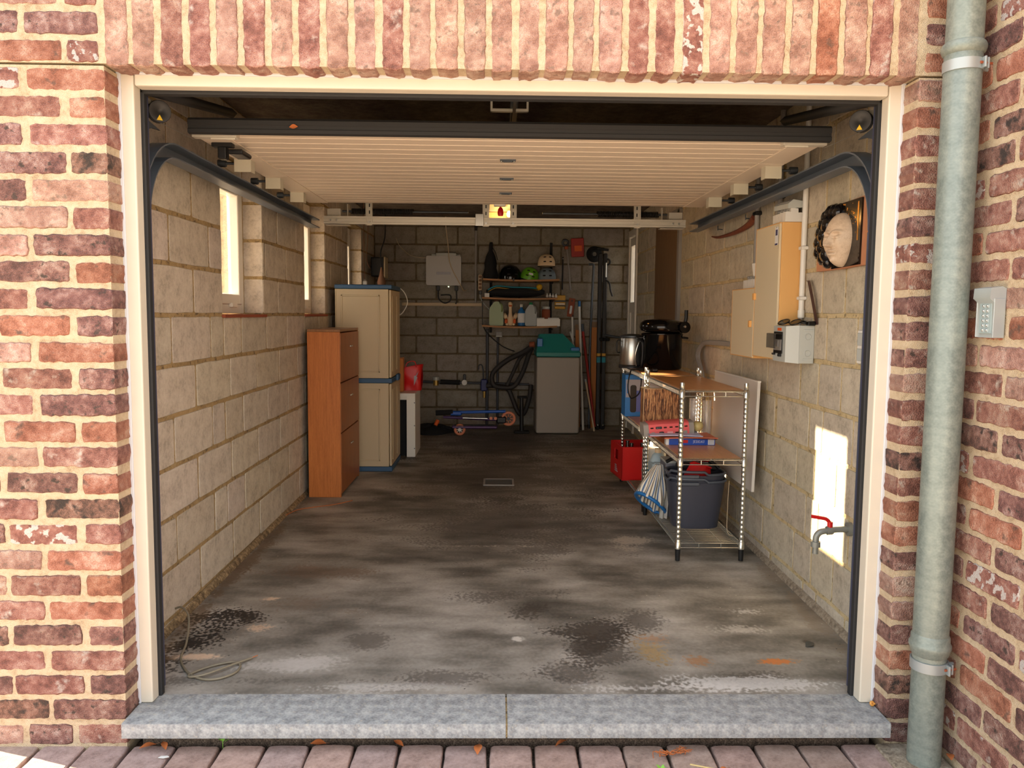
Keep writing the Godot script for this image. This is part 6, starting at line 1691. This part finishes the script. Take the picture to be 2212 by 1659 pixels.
	ob("flange", L().rod(V(0.0, 0, 0), V(-0.014, 0, 0), 0.028, 16), M.tap_metal, t)
	ob("barrel", L().tube(curve([V(-0.01, 0, 0), V(-0.06, -0.002, 0), V(-0.09, -0.006, 0), V(-0.122, -0.012, 0), V(-0.138, -0.03, 0), V(-0.14, -0.055, 0)]), 0.0125, 12), M.tap_metal, t)
	ob("hex_body", L().rod(V(-0.075, -0.004, 0), V(-0.098, -0.006, 0), 0.019, 6), M.tap_metal, t)
	ob("nozzle", L().rod(V(-0.14, -0.05, 0), V(-0.14, -0.072, 0), 0.02, 8).rod(V(-0.14, -0.07, 0), V(-0.14, -0.1, 0), 0.012, 12), M.tap_metal, t)
	ob("lever", L().tube(curve([V(-0.082, 0.02, 0), V(-0.10, 0.04, 0.0), V(-0.13, 0.047, 0.0), V(-0.16, 0.052, 0.0)]), 0.0075, 8).rod(V(-0.085, 0.0, 0), V(-0.085, 0.03, 0), 0.011, 10), M.red, t)
	var sw := thing("wall_switch", "white double switch plate on the wall just inside the frame", "switch", V(1.376, 1.19, -0.475))
	ob("plate", L().bx(-0.022, 0, -0.065, 0.065, -0.034, 0.034, 0.004), M.white_plastic, sw)
	for y in [-0.03, 0.03]: ob("rocker", L().bx(-0.026, -0.02, y - 0.024, y + 0.024, -0.026, 0.026, 0.002), M.grey_plastic, sw)

func front_things() -> void:
	# ---- downpipe
	var d := thing("downpipe", "tall weathered zinc downpipe with two collars in the corner of the brickwork", "downpipe", V(1.305, GY + 0.012, 0.2))
	var px := func(pf: Array, called: String, m: Material, parent: Node) -> MeshInstance3D:
		var b := W(d)
		b.x = b.x * Transform3D(Basis.IDENTITY, V(1.305, 0, 0.2))
		return ob(called, b.lathe(pf, 40), m, parent)
	px.call([Vector2(0.049, GY + 0.01), Vector2(0.049, 0.30)], "lower_pipe", M.zinc, d)
	px.call([Vector2(0.0515, 0.285), Vector2(0.0515, 2.075), Vector2(0.049, 2.08)], "middle_pipe", M.zinc, d)
	px.call([Vector2(0.0505, 2.07), Vector2(0.0505, 2.9)], "upper_pipe", M.zinc, d)
	px.call([Vector2(0.0505, 0.262), Vector2(0.0545, 0.268), Vector2(0.0565, 0.280), Vector2(0.0605, 0.288), Vector2(0.0605, 0.298), Vector2(0.056, 0.305), Vector2(0.0555, 0.322), Vector2(0.0518, 0.33)], "socket_collar", M.zinc, d)
	px.call([Vector2(0.0515, 2.068), Vector2(0.0565, 2.072), Vector2(0.0605, 2.082), Vector2(0.0605, 2.092), Vector2(0.057, 2.10), Vector2(0.051, 2.105)], "socket_collar", M.zinc, d)
	for y in [0.232, 2.035]:
		var k: MeshInstance3D = px.call([Vector2(0.0505, y - 0.016), Vector2(0.0545, y - 0.0155), Vector2(0.0545, y + 0.0155), Vector2(0.0505, y + 0.016)], "bracket_band", M.galvanised2, d)
		ob("bracket_lug", W(d).bx(1.333, 1.34, y - 0.016, y + 0.016, 0.235, 0.262, 0.002), M.galvanised2, k)
		ob("bracket_lug", W(d).bx(1.348, 1.355, y - 0.016, y + 0.016, 0.225, 0.25, 0.002), M.galvanised2, k)
		ob("bracket_bolt", W(d).rod(V(1.326, y, 0.252), V(1.366, y, 0.24), 0.004, 8), M.rust, k)
		ob("wall_stay", W(d).rod(V(1.345, y, 0.2), V(1.39, y - 0.005, 0.19), 0.005, 8), M.galvanised2, k)
	# ---- keypad on the side wall
	var k := thing("keypad", "silver grey keypad with twelve buttons on the right brick wall", "keypad", V(SX, 1.25, 0.28))
	# in this frame x runs along the wall towards the road, y up, z out of the wall
	var fr := Transform3D(face_left, Vector3.ZERO)
	var kb := L(); kb.x = fr
	var pf := [Vector2(0.0, 0.0), Vector2(0.0, 0.140), Vector2(0.012, 0.146), Vector2(0.044, 0.141), Vector2(0.046, 0.112), Vector2(0.032, 0.1), Vector2(0.028, 0.0)]
	# side profile (out, up) swept along the wall
	var sb := L()
	sb.x = Transform3D(Basis(V(-1, 0, 0), V(0, 1, 0), V(0, 0, -1)), Vector3.ZERO)
	sb.prism(pf, -0.062, 0.018, 0.5)
	ob("housing", sb, M.keypad_silver, k)
	var b := L(); b.x = Transform3D(Basis(V(0, 0, 1), 0.0), Vector3.ZERO)
	ob("side_cheek", L().bx(-0.034, -0.001, 0.0, 0.112, -0.0215, -0.0165, 0.002), M.keypad_silver, k)
	ob("side_cheek", L().bx(-0.034, -0.001, 0.0, 0.112, 0.0605, 0.064, 0.002), M.keypad_silver, k)
	ob("key_field", L().bx(-0.0325, -0.027, 0.012, 0.098, -0.006, 0.05, 0.001), M.keypad_field, k)
	for i in 6:
		for j in 2:
			var c := V(-0.0325, 0.021 + 0.0138 * i, 0.014 + 0.0185 * j)
			var bt := ob("button", L().box(c, V(0.004, 0.0105, 0.0135), 0.0015), M.keypad_silver, k)
			var dm := L()
			dm.x = Transform3D(Basis(Quaternion(Vector3.UP, V(-1, 0, 0))), c + V(-0.0015, 0.001, 0))
			ob("button_dome", dm.lathe([Vector2(0.0036, 0), Vector2(0.003, 0.0016), Vector2(0, 0.0024)], 10), M.chrome, bt)
	# ---- the loose cable inside the door
	var c := thing("loose_cable", "thin grey cable coming from the left wall and looped on the floor", "cable", V(-1.15, 0.005, -0.3))
	ob("sheath", W(c).tube(curve([V(-1.376, 0.075, -0.66), V(-1.34, 0.088, -0.64), V(-1.29, 0.07, -0.58), V(-1.25, 0.02, -0.45), V(-1.225, 0.009, -0.33), V(-1.16, 0.008, -0.22), V(-1.09, 0.008, -0.165), V(-1.03, 0.008, -0.165), V(-0.985, 0.009, -0.21), V(-0.985, 0.01, -0.27), V(-1.02, 0.011, -0.295), V(-1.09, 0.01, -0.26), V(-1.14, 0.009, -0.20), V(-1.13, 0.01, -0.175), V(-1.08, 0.015, -0.185), V(-1.02, 0.016, -0.25), V(-0.96, 0.012, -0.33)]), 0.0042, 8), M.cable_grey, c)
	ob("bare_end", W(c).tube([V(-0.96, 0.012, -0.33), V(-0.945, 0.012, -0.35)], 0.002, 6), M.orange_cord, c)
	var lp := thing("leaf_scrap", "small dark leaf scrap on the floor near the right frame post", "leaf", V(1.2, 0.008, -0.46), V(0.1, 0.6, 0.1))
	ob("blade", leaf(0.05, 0.034), M.dark_leaf, lp)
	# ---- dry leaves and twigs along the sill
	var spots := [[V(-1.16, GY + 0.012, 0.11), 0.05, 0.5, "curled orange dry leaf under the sill's left end"], [V(-1.11, GY + 0.012, 0.105), 0.04, 2.2, "second curled orange leaf just right of the one under the sill's left end"], [V(1.375, GY + 0.04, 0.225), 0.045, 1.2, "curled brown leaf lying beside the downpipe's foot"], [V(-0.1, GY + 0.01, 0.125), 0.055, 1.5, "pale twisted dry leaf below the joint between the sill slabs"], [V(0.66, GY + 0.01, 0.24), 0.03, 0.3, "small brown leaf scrap on the pavers near the twig"], [V(-0.62, GY + 0.01, 0.09), 0.05, 0.2, "rust brown leaf under the sill, left of its middle"], [V(-0.36, GY + 0.01, 0.09), 0.04, 2.6, "dark orange leaf under the sill between the middle and the left"], [V(0.17, GY + 0.01, 0.09), 0.045, 0.4, "brown leaf under the sill just right of the middle"]]
	for s in spots:
		var lf := thing("dry_leaf", s[3], "leaf", s[0], V(R(-0.2, 0.4), s[2], R(-0.3, 0.3)))
		ob("blade", leaf(s[1], s[1] * 0.5), M.dry_leaf, lf)
		ob("stalk", L().tube([V(s[1] * 0.45, 0.004, 0), V(s[1] * 0.7, 0.006, 0.004)], 0.0008, 4), M.brown_cord, lf)
	var tw := thing("conifer_sprig", "tangled orange brown conifer sprig on the pavers under the sill", "twig", V(0.51, GY + 0.006, 0.15), V(0, 0.2, 0))
	for i in 26:
		var a := R(-0.5, 0.5)
		var x := R(-0.06, 0.05)
		ob("needle_spray", L().tube(curve([V(x, R(0.002, 0.012), R(-0.02, 0.02)), V(x + 0.012 * cos(a), R(0.004, 0.016), R(-0.02, 0.02)), V(x + 0.03 * cos(a), R(0.002, 0.01), 0.03 * sin(a) + R(-0.01, 0.01))], 3), 0.0013, 4), M.dry_leaf, tw)
	var wd := thing("wood_splinter", "pale flat wood splinter on the pavers below the sill", "splinter", V(0.60, GY + 0.004, 0.215), V(0, -0.35, 0))
	ob("chip", L().box(V(0, 0, 0), V(0.075, 0.004, 0.006), 0.0015), M.straw, wd)
	ob("chip_end", L().box(V(0.038, 0.0005, 0.001), V(0.012, 0.003, 0.004), 0.001), M.straw, wd)
	for s in [[V(-0.93, GY - 0.02, 0.085), 4, "tiny green weed sprouting under the sill's left half"], [V(0.46, GY - 0.004, 0.287), 5, "small green weed in the paver joint right of the middle"]]:
		var g := thing("weed", s[2], "weed", s[0])
		for i in s[1]:
			var a: float = TAU * i / s[1]
			var lb := L()
			lb.x = Transform3D(Basis(Vector3.UP, a) * Basis(V(0, 0, 1), 0.7), V(0.004 * cos(a), 0.028 + 0.004 * i, -0.004 * sin(a)))
			lb.sheet(func(u, v): return V(u * 0.022, 0.003 * sin(u * 3), (v - 0.5) * 0.012 * sin(PI * clampf(u, 0.05, 0.97))), 5, 3)
			ob("leaflet", lb, M.green_leaf, g)
		ob("stem", L().rod(V(0, 0, 0), V(0, 0.045, 0), 0.001, 4), M.green_leaf, g)
	var pc := thing("paint_flake", "small white paint flake on the left pavers", "flake", V(-1.09, GY + 0.003, 0.155), V(0, 0.2, 0))
	ob("flake_body", L().prism([Vector2(-0.017, -0.004), Vector2(0.0, -0.007), Vector2(0.016, 0.0), Vector2(0.008, 0.006), Vector2(-0.01, 0.005)], -0.001, 0.001), M.white_plastic, pc)
	pc.rotation = V(-PI / 2, 0, 0)
	var sn := thing("snail_shell", "small amber snail shell at the sill's right inner corner", "shell", V(1.222, 0.006, 0.02))
	ob("whorl", L().tube(_ring(0.005, 12, V(0.3, 0.4, 1), V(0, 0.004, 0)), 0.0045, 8, true), M.amber, sn)
	ob("spire", L().box(V(0.006, 0.005, 0.004), V(0.008, 0.007, 0.008), 0.003), M.amber, sn)

func more_materials() -> void:
	flat("door_panel", C(224, 208, 186), 0.45)
	flat("door_white", C(196, 192, 172), 0.4)
	flat("track_steel", C(112, 122, 134), 0.42, 0.45)
	flat("dark_paint", C(58, 60, 62), 0.6)
	flat("lamp_tray", C(232, 206, 160), 0.4)
	flat("dark_rubber", C(52, 52, 52), 0.5)
	var bu := flat("bulb", C(255, 214, 150), 0.3)
	bu.emission_enabled = true
	bu.emission = C(255, 196, 110)
	bu.emission_energy_multiplier = 6.0
	var le := flat("led", C(230, 255, 200), 0.3)
	le.emission_enabled = true
	le.emission = C(230, 240, 190)
	le.emission_energy_multiplier = 1.2
	flat("dry_leaf", C(184, 104, 52), 0.8)
	flat("dark_leaf", C(70, 68, 60), 0.8)
	flat("green_leaf", C(130, 190, 70), 0.6)
	wood("cab_wood", C(134, 74, 32), C(176, 108, 56), 0.4, 24)
	wood("board_wood2", C(190, 126, 72), C(224, 166, 108), 0.32, 25, V(40, 40, 3))
	wood("shelf_wood", C(150, 104, 60), C(194, 144, 92), 0.6, 26, V(3, 40, 40))
	wood("bark", C(92, 58, 36), C(222, 168, 112), 0.6, 27, V(60, 8, 60))
	M.bark.albedo_texture = tex(512, [[nz(27, 9, 512, 5), 1.2], [nz(28, 40), 0.5], [nz(29, 3), 0.4]], [[0.2, C(84, 52, 32)], [0.45, C(150, 98, 60)], [0.7, C(206, 150, 98)], [1.0, C(226, 180, 124)]])
	wood("horn", C(96, 48, 32), C(150, 84, 58), 0.5, 28)
	flat("blue_plastic", C(52, 88, 122), 0.5)
	flat("blue_plastic2", C(36, 112, 178), 0.4)
	flat("beige_plastic", C(196, 178, 144), 0.5)
	flat("cardboard", C(190, 122, 66), 0.8)
	flat("cardboard_pale", C(216, 190, 150), 0.8)
	flat("brown_cord", C(126, 88, 62), 0.8)
	flat("orange_cord", C(180, 110, 66), 0.7)
	flat("label_grey", C(170, 170, 178), 0.6)
	flat("label_white", C(230, 230, 228), 0.6)
	flat("cord_beige", C(206, 184, 150), 0.6)
	flat("green", C(104, 176, 30), 0.35)
	flat("drain_bar", C(84, 78, 70), 0.8)
	flat("box_white", C(184, 182, 178), 0.4)
	flat("grey_blue", C(120, 136, 146), 0.45)
	flat("cream_helmet", C(232, 204, 162), 0.45)
	flat("turquoise", C(40, 140, 160), 0.6)
	flat("dull_yellow", C(206, 158, 60), 0.6)
	flat("ball_yellow", C(214, 166, 20), 0.5)
	flat("navy", C(44, 50, 106), 0.5)
	flat("rust", C(146, 74, 44), 0.7)
	flat("rust_red", C(166, 40, 30), 0.5)
	flat("softener", C(158, 150, 138), 0.5)
	flat("green_blue", C(36, 130, 124), 0.5)
	flat("hose_black", C(46, 42, 40), 0.6)
	flat("dark_pipe", C(70, 72, 78), 0.5, 0.3)
	flat("blue_paint", C(28, 92, 190), 0.35)
	flat("purple", C(84, 50, 104), 0.35)
	flat("salmon", C(226, 140, 104), 0.5)
	flat("box_blue", C(40, 124, 200), 0.5)
	flat("print_violet", C(96, 108, 180), 0.5)
	flat("paper", C(236, 232, 226), 0.8)
	flat("paper_violet", C(206, 206, 232), 0.8)
	flat("pulp", C(166, 158, 148), 0.95)
	flat("pink", C(238, 104, 104), 0.7)
	flat("pink_pale", C(250, 180, 176), 0.7)
	flat("foil_blue", C(24, 78, 180), 0.4)
	flat("orange_print", C(214, 118, 84), 0.6)
	flat("apple", C(224, 204, 134), 0.4)
	flat("straw", C(214, 190, 130), 0.7)
	flat("white_panel", C(214, 208, 198), 0.55)
	flat("bucket", C(62, 64, 76), 0.45)
	flat("bucket_rim", C(84, 90, 100), 0.35)
	flat("grey_box", C(128, 128, 136), 0.6)
	flat("pale_blue", C(184, 206, 214), 0.3)
	flat("liquid_blue", C(84, 138, 178), 0.25)
	flat("brown_glass", C(58, 30, 20), 0.15)
	flat("emblem", C(112, 84, 54), 0.6)
	var vg := flat("vase_glass", Color(1, 1, 1, 0.16), 0.04)
	vg.transparency = BaseMaterial3D.TRANSPARENCY_ALPHA
	flat("case_wood", C(226, 176, 108), 0.55)
	flat("beige_door", C(218, 204, 172), 0.5)
	flat("latch_orange", C(230, 172, 96), 0.5)
	var sm := flat("smoked", Color(0.25, 0.25, 0.25, 0.5), 0.06)
	sm.transparency = BaseMaterial3D.TRANSPARENCY_ALPHA
	flat("lens", C(40, 34, 24), 0.08)
	flat("leather", C(74, 48, 44), 0.55)
	flat("glaze", C(20, 16, 15), 0.08)
	flat("gold", C(214, 150, 60), 0.25, 0.8)
	tri("clay", tex(512, [[nz(41, 5), 0.5], [nz(42, 30), 0.35], [nz(43, 90), 0.2]], [[0.0, C(168, 142, 116)], [0.45, C(210, 186, 158)], [1.0, C(232, 212, 188)]]), 0.2, 0.5)
	flat("tap_metal", C(148, 150, 142), 0.5, 0.5)
	flat("keypad_silver", C(176, 184, 184), 0.35, 0.35)
	flat("keypad_field", C(164, 180, 180), 0.4, 0.2)
	flat("cable_grey", C(132, 122, 102), 0.6)
	flat("amber", C(214, 150, 70), 0.4)
	var g2 := flat("galvanised2", C(168, 176, 176), 0.45, 0.5)
	# striped cloth
	var im := Image.create(256, 16, false, Image.FORMAT_RGB8)
	im.fill(C(232, 224, 206))
	for i in 16:
		im.fill_rect(Rect2i(i * 16 + 1, 0, 6, 16), C(84, 110, 146) if i % 2 else C(122, 104, 84))
	var st := flat("stripes", Color.WHITE, 0.9)
	st.albedo_texture = ImageTexture.create_from_image(im)
	st.uv1_scale = V(2.0, 1, 1)
